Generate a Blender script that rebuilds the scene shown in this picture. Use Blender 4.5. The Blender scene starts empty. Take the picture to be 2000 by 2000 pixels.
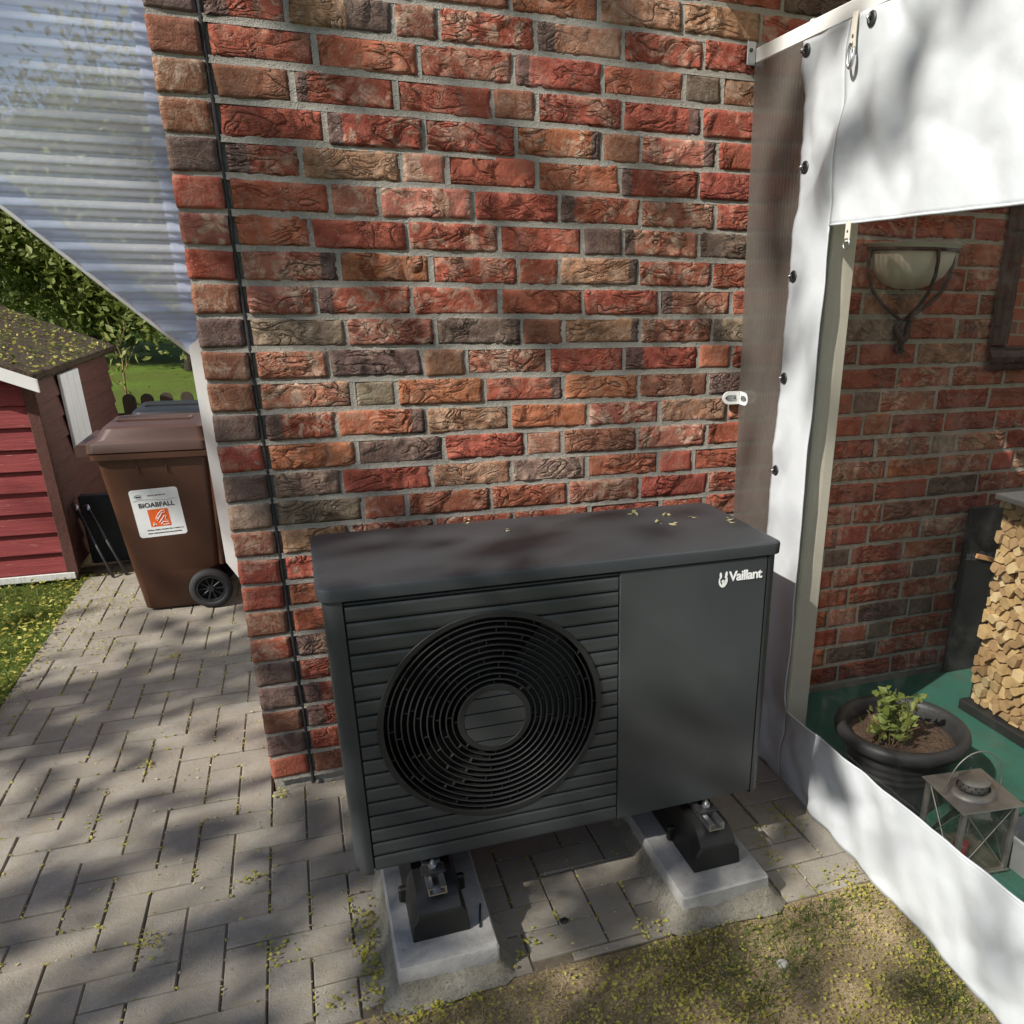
import bpy, math, random
import numpy as np
from mathutils import Vector, Matrix, noise

random.seed(7); rng = np.random.default_rng(7)
S = bpy.context.scene
C = S.collection
PI = math.pi

# ------------------------------------------------------------------ camera
cam_d = bpy.data.cameras.new('camera'); cam = bpy.data.objects.new('camera', cam_d); C.objects.link(cam)
cam.location = (0.2314, -2.5337, 1.529)
cam.rotation_euler = (1.1947, -0.0114, -0.3633)
cam_d.sensor_width = 36.0; cam_d.lens = 36.0 * 1607.53 / 2000.0
cam_d.shift_x = -0.10768; cam_d.shift_y = 0.10032
cam_d.clip_start = 0.05; cam_d.clip_end = 400
S.camera = cam

# ------------------------------------------------------------------ light
TO_SUN = Vector((-0.69, -0.305, 0.656)).normalized()
EXPOSURE = 0.45; SKY = 0.085; SUN = 5.0
w = bpy.data.worlds.new('World'); S.world = w; w.use_nodes = True
nt = w.node_tree; nt.nodes.clear()
wo = nt.nodes.new('ShaderNodeOutputWorld'); bg = nt.nodes.new('ShaderNodeBackground'); sk = nt.nodes.new('ShaderNodeTexSky')
sk.sky_type = 'NISHITA'; sk.sun_disc = False
sk.sun_elevation = math.asin(TO_SUN.z); sk.sun_rotation = math.atan2(TO_SUN.x, TO_SUN.y) % (2 * PI)
sk.air_density = 1.0; sk.dust_density = 1.2; sk.ozone_density = 1.0
bg.inputs[1].default_value = SKY
nt.links.new(sk.outputs[0], bg.inputs[0]); nt.links.new(bg.outputs[0], wo.inputs[0])
sun_d = bpy.data.lights.new('sun', 'SUN'); sun_d.energy = SUN; sun_d.angle = math.radians(0.5); sun_d.color = (1.0, 0.95, 0.87)
sun = bpy.data.objects.new('sun', sun_d); C.objects.link(sun)
sun.rotation_euler = (-TO_SUN).to_track_quat('-Z', 'Y').to_euler(); sun.location = TO_SUN * 30
S.view_settings.view_transform = 'Standard'; S.view_settings.look = 'None'
S.view_settings.exposure = EXPOSURE; S.view_settings.gamma = 1.0; S.view_settings.use_curve_mapping = False
S.render.engine = 'CYCLES'
S.cycles.max_bounces = 8; S.cycles.transparent_max_bounces = 24; S.cycles.caustics_reflective = False; S.cycles.caustics_refractive = False

# ------------------------------------------------------------------ node helpers
def schlick(t, f0=0.04):
    lw = t.n('LayerWeight', i_Blend=0.5); f = t.math('POWER', lw.outputs['Facing'], 5.0)
    return t.math('ADD', t.math('MULTIPLY', f, 1 - f0), f0)
class NT:
    def __init__(s, name):
        s.m = bpy.data.materials.new(name); s.m.use_nodes = True; s.t = s.m.node_tree; s.t.nodes.clear()
        s.out = s.t.nodes.new('ShaderNodeOutputMaterial')
    def n(s, typ, **kw):
        x = s.t.nodes.new('ShaderNode' + typ)
        for k, v in kw.items():
            if k.startswith('i_'):
                key = k[2:]
                x.inputs[int(key) if key.isdigit() else key.replace('_', ' ')].default_value = v
            else: setattr(x, k, v)
        return x
    def l(s, a, b): s.t.links.new(a, b)
    def val(s, x, inp):
        if hasattr(x, 'is_linked') or isinstance(x, bpy.types.NodeSocket): s.l(x, inp)
        else: inp.default_value = x
    def math(s, op, a, b=0.5, clamp=False):
        x = s.n('Math', operation=op, use_clamp=clamp); s.val(a, x.inputs[0]); s.val(b, x.inputs[1]); return x.outputs[0]
    def mix(s, f, a, b, mode='MIX'):
        x = s.n('Mix', data_type='RGBA', blend_type=mode); s.val(f, x.inputs[0])
        for v, i in ((a, 6), (b, 7)):
            if isinstance(v, tuple): x.inputs[i].default_value = (*v, 1) if len(v) == 3 else v
            else: s.l(v, x.inputs[i])
        return x.outputs[2]
    def ramp(s, f, stops):
        x = s.n('ValToRGB'); e = x.color_ramp.elements
        while len(e) < len(stops): e.new(0.5)
        for el, (p, c) in zip(e, stops):
            el.position = p; el.color = (c, c, c, 1) if not isinstance(c, tuple) else (*c, 1)
        s.l(f, x.inputs[0]); return x.outputs[0]
    def noise(s, vec, scale, detail=4, rough=0.55, dist=0.0):
        x = s.n('TexNoise', i_Scale=scale, i_Detail=detail, i_Roughness=rough, i_Distortion=dist)
        if vec is not None: s.l(vec, x.inputs['Vector'])
        return x.outputs['Fac']
    def obj(s): return s.n('TexCoord').outputs['Object']
    def geo(s): return s.n('NewGeometry').outputs['Position']
    def bump(s, h, strength, dist):
        x = s.n('Bump', i_Strength=strength, i_Distance=dist); s.l(h, x.inputs['Height']); return x.outputs[0]
    def principled(s, col, rough=0.6, normal=None, **kw):
        p = s.n('BsdfPrincipled')
        s.val(col if not isinstance(col, tuple) else (*col, 1), p.inputs['Base Color']); s.val(rough, p.inputs['Roughness'])
        if normal is not None: s.l(normal, p.inputs['Normal'])
        for k, v in kw.items(): s.val(v, p.inputs[k.replace('_', ' ')])
        return p.outputs[0]
    def done(s, sh): s.l(sh, s.out.inputs[0]); return s.m

M = {}
def simple(name, col, rough=0.6, var=0.12, scale=20, bump=0.0, bdist=0.002, bscale=None, **kw):
    t = NT(name); o = t.obj()
    f = t.noise(o, scale, 5)
    c = t.mix(f, tuple(v * (1 - var) for v in col), tuple(min(1, v * (1 + var)) for v in col))
    nrm = t.bump(t.noise(o, bscale or scale * 6, 4), bump, bdist) if bump else None
    M[name] = t.done(t.principled(c, rough, nrm, **kw)); return M[name]

# brick: per-object colour, darker burnt ends, pale bloom, folds and pits of hand-moulded clay
t = NT('brick'); o = t.obj(); info = t.n('ObjectInfo')
off = t.n('VectorMath', operation='SCALE'); off.inputs[0].default_value = (37.1, 11.3, 23.7); t.l(info.outputs['Random'], off.inputs['Scale'])
pv = t.n('VectorMath', operation='ADD'); t.l(o, pv.inputs[0]); t.l(off.outputs[0], pv.inputs[1]); P = pv.outputs[0]
mp = t.n('Mapping'); mp.inputs['Scale'].default_value = (1.0, 1.0, 1.9); t.l(P, mp.inputs[0]); qs = t.n('VectorMath', operation='SCALE'); t.l(mp.outputs[0], qs.inputs[0]); t.l(t.n('Attribute', attribute_type='OBJECT', attribute_name='fold_scale').outputs['Fac'], qs.inputs['Scale']); Q = qs.outputs[0]
base = info.outputs['Color']
n1 = t.noise(P, 11, 4, 0.6, 1.6); n2 = t.noise(P, 30, 6, 0.68, 1.0); n3 = t.noise(P, 120, 4, 0.7); n4 = t.noise(P, 19, 3, 0.5, 2.2)
c = t.mix(t.ramp(n1, [(0.36, 0.0), (0.44, 0.55), (0.56, 0.6), (0.66, 1.0)]), t.mix(1.0, base, (0.66, 0.58, 0.56), 'MULTIPLY'), t.mix(1.0, base, (1.12, 1.22, 1.28), 'MULTIPLY'))
c = t.mix(t.ramp(n4, [(0.56, 0.0), (0.60, 0.35)]), c, t.mix(0.5, c, (0.26, 0.12, 0.07)))
bl = t.n('Attribute', attribute_type='OBJECT', attribute_name='bloom').outputs['Fac']
pale = t.math('MULTIPLY', t.ramp(t.noise(P, 16, 5, 0.7, 1.4), [(0.48, 0.0), (0.57, 1.0)]), bl)
c = t.mix(t.math('MULTIPLY', pale, 0.72), c, t.mix(t.ramp(n2, [(0.4, 0.0), (0.6, 1.0)]), (0.30, 0.20, 0.13), (0.58, 0.45, 0.34)))
sx = t.n('SeparateXYZ'); t.l(o, sx.inputs[0])
el = t.n('Attribute', attribute_type='OBJECT', attribute_name='burnt_left').outputs['Fac']
er = t.n('Attribute', attribute_type='OBJECT', attribute_name='burnt_right').outputs['Fac']
wob = t.math('MULTIPLY', t.math('SUBTRACT', n2, 0.5), 0.02)
xx = t.math('ADD', sx.outputs[0], wob)
ml = t.math('LESS_THAN', xx, el); mr = t.math('GREATER_THAN', xx, er)
c = t.mix(t.math('MULTIPLY', t.math('MAXIMUM', ml, mr), 0.84), c, t.mix(n3, (0.075, 0.052, 0.046), (0.14, 0.105, 0.092)))
c = t.mix(t.ramp(n3, [(0.58, 0.0), (0.72, 0.5)]), c, (0.10, 0.05, 0.036))
c = t.mix(t.ramp(t.noise(P, 260, 2), [(0.66, 0.0), (0.72, 0.6)]), c, (0.56, 0.46, 0.36))
# folds: thin valleys where warped noise crosses its mean
fo = t.math('ABSOLUTE', t.math('SUBTRACT', t.noise(Q, 9, 2, 0.5, 1.1), 0.5)); va = t.ramp(fo, [(0.0, 0.0), (0.025, 0.7), (0.09, 1.0)])
fo2 = t.math('ABSOLUTE', t.math('SUBTRACT', t.noise(Q, 22, 3, 0.6, 0.9), 0.5)); vb = t.ramp(fo2, [(0.0, 0.45), (0.04, 1.0)])
fm = t.math('MULTIPLY', t.ramp(t.noise(P, 8, 2), [(0.42, 0.0), (0.56, 1.0)]), t.n('Attribute', attribute_type='OBJECT', attribute_name='folds').outputs['Fac'])
hgt = t.math('ADD', t.math('ADD', t.math('MULTIPLY', n2, 0.38), t.math('MULTIPLY', n3, 0.22)), t.math('MULTIPLY', t.math('ADD', va, t.math('MULTIPLY', vb, 0.5)), fm))
M['brick'] = t.done(t.principled(c, 0.88, t.bump(hgt, 1.0, 0.013), Specular_IOR_Level=0.25))

t = NT('mortar'); o = t.geo()
n1 = t.noise(o, 6, 5); n2 = t.noise(o, 260, 3, 0.7); n3 = t.noise(o, 45, 4)
c = t.mix(n1, (0.265, 0.245, 0.21), (0.395, 0.37, 0.325)); c = t.mix(t.ramp(n2, [(0.4, 0.0), (0.65, 0.5)]), c, (0.54, 0.50, 0.43))
c = t.mix(t.ramp(n3, [(0.55, 0.0), (0.75, 0.45)]), c, (0.20, 0.175, 0.13))
M['mortar'] = t.done(t.principled(c, 0.95, t.bump(t.math('ADD', n2, n3), 0.9, 0.006), Specular_IOR_Level=0.1))

# a brick pattern for walls too far off or turned away to show single bricks
t = NT('brickwork'); g = t.geo(); sp = t.n('SeparateXYZ'); t.l(g, sp.inputs[0])
cb = t.n('CombineXYZ'); t.l(t.math('ADD', sp.outputs[0], sp.outputs[1]), cb.inputs[0]); t.l(t.math('ADD', sp.outputs[2], -0.035), cb.inputs[1])
bt = t.n('TexBrick', i_Scale=1.0, i_Mortar_Size=0.006, i_Mortar_Smooth=0.2, i_Bias=0.0, i_Brick_Width=0.2525, i_Row_Height=0.0833)
t.l(cb.outputs[0], bt.inputs['Vector'])
bt.inputs['Color1'].default_value = (0.38, 0.10, 0.055, 1); bt.inputs['Color2'].default_value = (0.20, 0.085, 0.055, 1); bt.inputs['Mortar'].default_value = (0.33, 0.29, 0.24, 1)
c = t.mix(t.noise(g, 30, 5), t.mix(1.0, bt.outputs[0], (0.7, 0.7, 0.7), 'MULTIPLY'), bt.outputs[0])
M['brickwork'] = t.done(t.principled(c, 0.9, t.bump(t.math('SUBTRACT', t.noise(g, 60, 5), bt.outputs['Fac']), 0.6, 0.006)))

t = NT('paver'); o = t.obj(); info = t.n('ObjectInfo')
off = t.n('VectorMath', operation='SCALE'); off.inputs[0].default_value = (31.0, 17.0, 5.0); t.l(info.outputs['Random'], off.inputs['Scale'])
pv = t.n('VectorMath', operation='ADD'); t.l(o, pv.inputs[0]); t.l(off.outputs[0], pv.inputs[1]); P = pv.outputs[0]
n1 = t.noise(P, 14, 6, 0.65); n2 = t.noise(P, 380, 3, 0.75); n3 = t.noise(P, 70, 4, 0.7)
c = t.mix(t.ramp(info.outputs['Random'], [(0, 0.0), (1, 1.0)]), (0.30, 0.277, 0.237), (0.385, 0.357, 0.308))
c = t.mix(t.ramp(n1, [(0.35, 0.0), (0.68, 0.7)]), c, (0.29, 0.245, 0.18))
c = t.mix(t.ramp(n2, [(0.35, 0.5), (0.5, 0.0)]), c, (0.17, 0.14, 0.11)); c = t.mix(t.ramp(n2, [(0.58, 0.0), (0.74, 0.6)]), c, (0.56, 0.50, 0.43))
gs = t.geo(); c = t.mix(t.ramp(t.noise(gs, 2.3, 6, 0.65), [(0.42, 0.0), (0.68, 0.5)]), c, (0.19, 0.168, 0.135)); c = t.mix(t.ramp(t.noise(gs, 26, 4, 0.7), [(0.60, 0.0), (0.72, 0.45)]), c, (0.16, 0.14, 0.108))
M['paver'] = t.done(t.principled(c, 0.93, t.bump(t.math('ADD', n2, n3), 0.8, 0.004), Specular_IOR_Level=0.15))

simple('sand', (0.13, 0.105, 0.07), 0.95, 0.5, 40, 0.8, 0.004)
# lawn and soil: one ground sheet
t = NT('lawn'); g = t.geo(); n1 = t.noise(g, 0.6, 5); n2 = t.noise(g, 9, 6, 0.7); n3 = t.noise(g, 90, 5, 0.7)
c = t.mix(n3, (0.045, 0.075, 0.012), (0.155, 0.205, 0.04)); c = t.mix(t.ramp(n2, [(0.45, 0), (0.7, 0.6)]), c, (0.17, 0.16, 0.05))
c = t.mix(t.ramp(n1, [(0.45, 0), (0.65, 0.5)]), c, (0.13, 0.24, 0.03))
M['lawn'] = t.done(t.principled(c, 0.95, t.bump(t.math('ADD', n3, n2), 1.0, 0.03), Specular_IOR_Level=0.1))
t = NT('dry_soil'); g = t.geo(); n1 = t.noise(g, 2.6, 5, 0.6); n2 = t.noise(g, 22, 6, 0.7); n3 = t.noise(g, 160, 5, 0.75)
c = t.mix(t.ramp(n2, [(0.3, 0), (0.7, 1)]), (0.40, 0.30, 0.175), (0.60, 0.48, 0.30)); c = t.mix(t.ramp(n3, [(0.4, 0.65), (0.56, 0)]), c, (0.10, 0.065, 0.035))
c = t.mix(t.ramp(n3, [(0.55, 0), (0.75, 0.5)]), c, (0.50, 0.40, 0.24)); c = t.mix(t.ramp(n1, [(0.50, 0), (0.66, 0.45)]), c, (0.10, 0.10, 0.03))
M['dry_soil'] = t.done(t.principled(c, 0.97, t.bump(t.math('ADD', n3, n2), 1.0, 0.012), Specular_IOR_Level=0.1))
t = NT('turf'); g = t.geo(); n3 = t.noise(g, 260, 4, 0.75); n2 = t.noise(g, 8, 5)
c = t.mix(n3, (0.028, 0.10, 0.08), (0.065, 0.215, 0.165)); c = t.mix(t.ramp(n2, [(0.5, 0), (0.72, 0.55)]), c, (0.07, 0.10, 0.06))
M['turf'] = t.done(t.principled(c, 0.9, t.bump(n3, 1.0, 0.004), Specular_IOR_Level=0.15))

# coated metal and plastics of the heat pump
def coat(name, col, rough, grain=900, bump=0.12):
    t = NT(name); o = t.geo(); n = t.noise(o, grain, 2); d = t.noise(o, 3.5, 5, 0.6)
    c = t.mix(t.ramp(d, [(0.4, 0.0), (0.75, 0.35)]), col, tuple(v * 1.5 + 0.012 for v in col))
    r = t.math('ADD', t.math('MULTIPLY', d, 0.16), rough - 0.08)
    M[name] = t.done(t.principled(c, r, t.bump(n, bump, 0.0006)))
coat('anthracite', (0.037, 0.041, 0.043), 0.44); coat('anthracite_lid', (0.034, 0.038, 0.042), 0.44)
coat('black_plastic', (0.013, 0.013, 0.013), 0.55); coat('void_black', (0.004, 0.004, 0.004), 0.8); coat('groove_black', (0.006, 0.006, 0.006), 0.7)
coat('black_rubber', (0.007, 0.007, 0.007), 0.48, 500, 0.4)
t = NT('white_print'); M['white_print'] = t.done(t.principled((0.82, 0.83, 0.83), 0.4))
t = NT('dark_print'); M['dark_print'] = t.done(t.principled((0.035, 0.03, 0.03), 0.6))
t = NT('orange_print'); M['orange_print'] = t.done(t.principled((0.72, 0.12, 0.02), 0.45))
t = NT('sticker'); M['sticker'] = t.done(t.principled(t.mix(t.noise(t.obj(), 40, 4), (0.66, 0.68, 0.68), (0.78, 0.79, 0.78)), 0.4))
def metal(name, col, rough, var=0.25, scale=60):
    t = NT(name); o = t.obj(); n = t.noise(o, scale, 5)
    c = t.mix(n, tuple(v * (1 - var) for v in col), col)
    M[name] = t.done(t.principled(c, t.math('ADD', t.math('MULTIPLY', n, 0.2), rough - 0.1), t.bump(n, 0.1, 0.001), Metallic=1.0))
metal('aluminium', (0.78, 0.78, 0.78), 0.32); metal('zinc', (0.62, 0.64, 0.66), 0.38); metal('worn_tin', (0.52, 0.50, 0.47), 0.55, 0.5, 35); metal('dark_steel', (0.12, 0.12, 0.125), 0.5)
simple('concrete', (0.37, 0.36, 0.34), 0.92, 0.3, 16, 0.6, 0.002, 220, Specular_IOR_Level=0.2)
t = NT('pad_concrete'); o = t.geo(); n1 = t.noise(o, 12, 6, 0.7); n2 = t.noise(o, 150, 4, 0.75); n3 = t.noise(o, 55, 5, 0.7)
c = t.mix(t.ramp(n1, [(0.35, 0), (0.7, 1)]), (0.25, 0.245, 0.235), (0.39, 0.38, 0.36)); c = t.mix(t.ramp(n3, [(0.62, 0), (0.70, 0.6)]), c, (0.14, 0.135, 0.125)); c = t.mix(t.ramp(n2, [(0.6, 0), (0.75, 0.5)]), c, (0.55, 0.53, 0.48))
M['pad_concrete'] = t.done(t.principled(c, 0.92, t.bump(t.math('ADD', n2, n3), 0.5, 0.003), Specular_IOR_Level=0.2))
t = NT('sloppy_mortar'); o = t.geo(); n1 = t.noise(o, 10, 6, 0.7); n2 = t.noise(o, 130, 5, 0.8); n3 = t.noise(o, 40, 5, 0.75)
c = t.mix(t.ramp(n1, [(0.35, 0), (0.7, 1)]), (0.27, 0.25, 0.20), (0.44, 0.42, 0.35)); c = t.mix(t.ramp(n2, [(0.38, 0.6), (0.5, 0)]), c, (0.15, 0.135, 0.10))
M['sloppy_mortar'] = t.done(t.principled(c, 0.96, t.bump(t.math('ADD', n2, n3), 1.0, 0.012), Specular_IOR_Level=0.1))

# tarpaulin, film, polycarbonate
t = NT('pvc_white'); g = t.geo(); n = t.noise(g, 5, 5); d = t.noise(g, 70, 4)
c = t.mix(n, (0.545, 0.58, 0.61), (0.625, 0.655, 0.68)); c = t.mix(t.ramp(d, [(0.68, 0), (0.78, 0.35)]), c, (0.45, 0.42, 0.38))
p1 = t.principled(c, 0.42, t.bump(t.noise(g, 28, 4), 0.12, 0.01)); tr = t.n('BsdfTranslucent'); t.l(c, tr.inputs[0])
mx = t.n('MixShader', i_0=0.12); t.l(p1, mx.inputs[1]); t.l(tr.outputs[0], mx.inputs[2]); M['pvc_white'] = t.done(mx.outputs[0])
t = NT('clear_film'); g = t.geo(); tp = t.n('BsdfTransparent'); tp.inputs[0].default_value = (0.84, 0.84, 0.825, 1)
gl = t.n('BsdfGlossy', i_Roughness=0.03); t.l(t.bump(t.noise(g, 5, 2), 0.05, 0.02), gl.inputs['Normal'])
mx = t.n('MixShader'); t.l(schlick(t, 0.045), mx.inputs[0]); t.l(tp.outputs[0], mx.inputs[1]); t.l(gl.outputs[0], mx.inputs[2])
df = t.n('BsdfDiffuse'); df.inputs[0].default_value = (0.6, 0.58, 0.54, 1)
dirt = t.math('MULTIPLY', t.ramp(t.noise(g, 11, 6, 0.7), [(0.5, 0.0), (0.8, 1.0)]), 0.03)
m2 = t.n('MixShader'); t.l(t.math('ADD', dirt, 0.004), m2.inputs[0]); t.l(mx.outputs[0], m2.inputs[1]); t.l(df.outputs[0], m2.inputs[2]); M['clear_film'] = t.done(m2.outputs[0])
def plastic_sheet(name, tint, body, f_body, rough, trans=0.5, f0=0.05):
    t = NT(name); g = t.geo(); tp = t.n('BsdfTransparent'); tp.inputs[0].default_value = (*tint, 1)
    df = t.n('BsdfDiffuse'); df.inputs[0].default_value = (*body, 1); tl = t.n('BsdfTranslucent'); tl.inputs[0].default_value = (*body, 1)
    b = t.n('MixShader', i_0=trans); t.l(df.outputs[0], b.inputs[1]); t.l(tl.outputs[0], b.inputs[2])
    a = t.n('MixShader'); t.val(t.math('ADD', t.math('MULTIPLY', t.noise(g, 6, 5), 0.2), f_body - 0.1), a.inputs[0]); t.l(tp.outputs[0], a.inputs[1]); t.l(b.outputs[0], a.inputs[2])
    gl = t.n('BsdfGlossy', i_Roughness=rough); gl.inputs[0].default_value = (0.95, 0.97, 1, 1); z = t.n('MixShader'); t.l(schlick(t, f0), z.inputs[0]); t.l(a.outputs[0], z.inputs[1]); t.l(gl.outputs[0], z.inputs[2]); M[name] = t.done(z.outputs[0])
plastic_sheet('polycarbonate', (0.70, 0.65, 0.60), (0.36, 0.33, 0.30), 0.30, 0.15, 0.3)
plastic_sheet('polycarbonate_rib', (0.35, 0.32, 0.3), (0.16, 0.14, 0.12), 0.85, 0.25, 0.3)
plastic_sheet('opal_sheet', (0.9, 0.9, 0.88), (0.85, 0.85, 0.82), 0.90, 0.2, 0.75)
plastic_sheet('corrugated_clear', (0.86, 0.90, 0.97), (0.88, 0.92, 0.98), 0.60, 0.05, 0.6, 0.14)
plastic_sheet('corrugated_lap', (0.80, 0.86, 0.95), (0.72, 0.78, 0.92), 0.66, 0.05, 0.6, 0.12)
t = NT('glass'); tp = t.n('BsdfTransparent'); tp.inputs[0].default_value = (0.88, 0.9, 0.88, 1); gl = t.n('BsdfGlossy', i_Roughness=0.03); mx = t.n('MixShader'); t.l(schlick(t), mx.inputs[0]); t.l(tp.outputs[0], mx.inputs[1]); t.l(gl.outputs[0], mx.inputs[2]); M['glass'] = t.done(mx.outputs[0])
t = NT('mirror_glass'); M['mirror_glass'] = t.done(t.principled((0.9, 0.9, 0.9), 0.02, Metallic=1.0))
simple('white_paint', (0.74, 0.74, 0.72), 0.45, 0.08, 12, 0.15)
simple('cream_shaded_white', (0.62, 0.58, 0.50), 0.5, 0.08, 10, 0.1)  # cream tone, also holding the shade on the white awning posts
simple('milk_glass', (0.74, 0.70, 0.64), 0.3, 0.05, 10)
simple('iron', (0.030, 0.018, 0.014), 0.55, 0.3, 60, 0.4)
simple('sealant', (0.028, 0.025, 0.024), 0.8, 0.4, 60, 0.8, 0.003)
simple('brown_plastic', (0.062, 0.024, 0.012), 0.45, 0.2, 8, 0.15, 0.001, 300)
simple('brown_lid', (0.070, 0.036, 0.027), 0.42, 0.25, 8, 0.15, 0.001, 300)
simple('bin_black', (0.014, 0.015, 0.017), 0.42, 0.25, 8, 0.15, 0.001, 300)
simple('tyre', (0.020, 0.020, 0.021), 0.75, 0.3, 40, 0.4)
simple('planter_plastic', (0.034, 0.035, 0.037), 0.5, 0.25, 14, 0.4, 0.003, 90)
simple('potting_soil', (0.10, 0.06, 0.038), 0.98, 0.6, 40, 1.0, 0.02, 90)
simple('grey_bucket', (0.24, 0.25, 0.26), 0.5, 0.2, 18, 0.3)
simple('white_ceramic', (0.72, 0.73, 0.72), 0.25, 0.05, 6)
simple('candle_red', (0.22, 0.02, 0.03), 0.4, 0.1, 10)
simple('black_board', (0.018, 0.018, 0.019), 0.55, 0.4, 12, 0.2)
simple('leaf_green', (0.075, 0.125, 0.022), 0.55, 0.45, 3)
simple('leaf_lit', (0.14, 0.20, 0.03), 0.55, 0.4, 3)
def leafmat(name, a, b):
    t = NT(name); g = t.geo(); f = t.noise(g, 7, 3); f2 = t.noise(g, 0.9, 3)
    c = t.mix(t.ramp(f, [(0.3, 0), (0.7, 1)]), a, b); c = t.mix(t.ramp(f2, [(0.4, 0), (0.65, 0.5)]), c, tuple(v * 0.6 for v in a))
    p = t.principled(c, 0.5, Specular_IOR_Level=0.3); tr = t.n('BsdfTranslucent'); t.l(c, tr.inputs[0])
    mx = t.n('MixShader', i_0=0.35); t.l(p, mx.inputs[1]); t.l(tr.outputs[0], mx.inputs[2]); M[name] = t.done(mx.outputs[0])
leafmat('foliage', (0.10, 0.14, 0.035), (0.24, 0.28, 0.075)); leafmat('foliage_light', (0.13, 0.17, 0.04), (0.31, 0.33, 0.085)); leafmat('plant_leaf', (0.20, 0.27, 0.06), (0.42, 0.46, 0.15))
leafmat('grass_blade', (0.06, 0.10, 0.018), (0.20, 0.25, 0.05)); leafmat('dry_blade', (0.36, 0.27, 0.14), (0.58, 0.46, 0.26)); leafmat('blossom', (0.36, 0.34, 0.05), (0.66, 0.60, 0.17)); leafmat('pale_blossom', (0.55, 0.50, 0.24), (0.70, 0.62, 0.36))
leafmat('stem_tan', (0.28, 0.19, 0.09), (0.42, 0.30, 0.16))
simple('bark', (0.075, 0.055, 0.04), 0.95, 0.4, 12, 1.0, 0.02)
def plankmat(name, a, b, chip, chipamt, axis=(1.5, 25, 25)):
    t = NT(name); o = t.geo(); mp = t.n('Mapping'); mp.inputs['Scale'].default_value = axis; t.l(o, mp.inputs[0])
    f = t.noise(mp.outputs[0], 3, 6, 0.65); c = t.mix(t.ramp(f, [(0.3, 0), (0.7, 1)]), a, b)
    f2 = t.noise(mp.outputs[0], 7, 5, 0.7); c = t.mix(t.ramp(f2, [(0.62, 0), (0.68, chipamt)]), c, chip)
    M[name] = t.done(t.principled(c, 0.75, t.bump(t.math('ADD', f, f2), 0.5, 0.004)))
plankmat('red_plank', (0.16, 0.016, 0.018), (0.26, 0.040, 0.038), (0.42, 0.24, 0.20), 0.8)
plankmat('red_plank_shaded', (0.06, 0.020, 0.014), (0.11, 0.04, 0.028), (0.25, 0.14, 0.10), 0.5, (25, 1.5, 25))  # darker copy of the red planks, shade of the side wall in colour
plankmat('pale_wood', (0.50, 0.50, 0.47), (0.66, 0.66, 0.63), (0.16, 0.12, 0.09), 0.5, (25, 25, 1.2))
plankmat('brightened_wood', (0.62, 0.68, 0.70), (0.78, 0.83, 0.85), (0.22, 0.2, 0.18), 0.5, (25, 25, 1.2))  # whiter, bluer copy of pale wood, offsetting shade and warm bounce by colour
plankmat('fence_wood', (0.035, 0.025, 0.018), (0.07, 0.05, 0.035), (0.02, 0.015, 0.012), 0.5, (25, 25, 1.2))
plankmat('log_end', (0.40, 0.26, 0.11), (0.62, 0.45, 0.23), (0.30, 0.16, 0.06), 0.6, (8, 8, 8))
plankmat('log_end_pale', (0.50, 0.37, 0.19), (0.70, 0.55, 0.32), (0.36, 0.22, 0.09), 0.5, (8, 8, 8))
plankmat('log_end_dark', (0.30, 0.18, 0.08), (0.46, 0.31, 0.16), (0.16, 0.09, 0.05), 0.6, (8, 8, 8))
plankmat('orange_wood', (0.50, 0.24, 0.08), (0.62, 0.34, 0.14), (0.3, 0.14, 0.05), 0.4, (25, 25, 1.2))
plankmat('mirror_wood', (0.038, 0.022, 0.019), (0.085, 0.052, 0.044), (0.13, 0.085, 0.07), 0.6, (20, 20, 3))
simple('grey_board', (0.52, 0.51, 0.50), 0.6, 0.1, 8, 0.2)
t = NT('moss_roof'); g = t.geo(); n1 = t.noise(g, 26, 6, 0.7); n2 = t.noise(g, 75, 5, 0.7); n3 = t.noise(g, 7, 4)
c = t.mix(t.ramp(n1, [(0.35, 0), (0.65, 1)]), (0.035, 0.022, 0.015), (0.13, 0.085, 0.055)); c = t.mix(t.ramp(n2, [(0.54, 0), (0.64, 0.8)]), c, (0.21, 0.19, 0.035)); c = t.mix(t.ramp(n3, [(0.5, 0), (0.7, 0.5)]), c, (0.11, 0.10, 0.025))
M['moss_roof'] = t.done(t.principled(c, 0.95, t.bump(t.math('ADD', n1, n2), 1.0, 0.04)))

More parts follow.
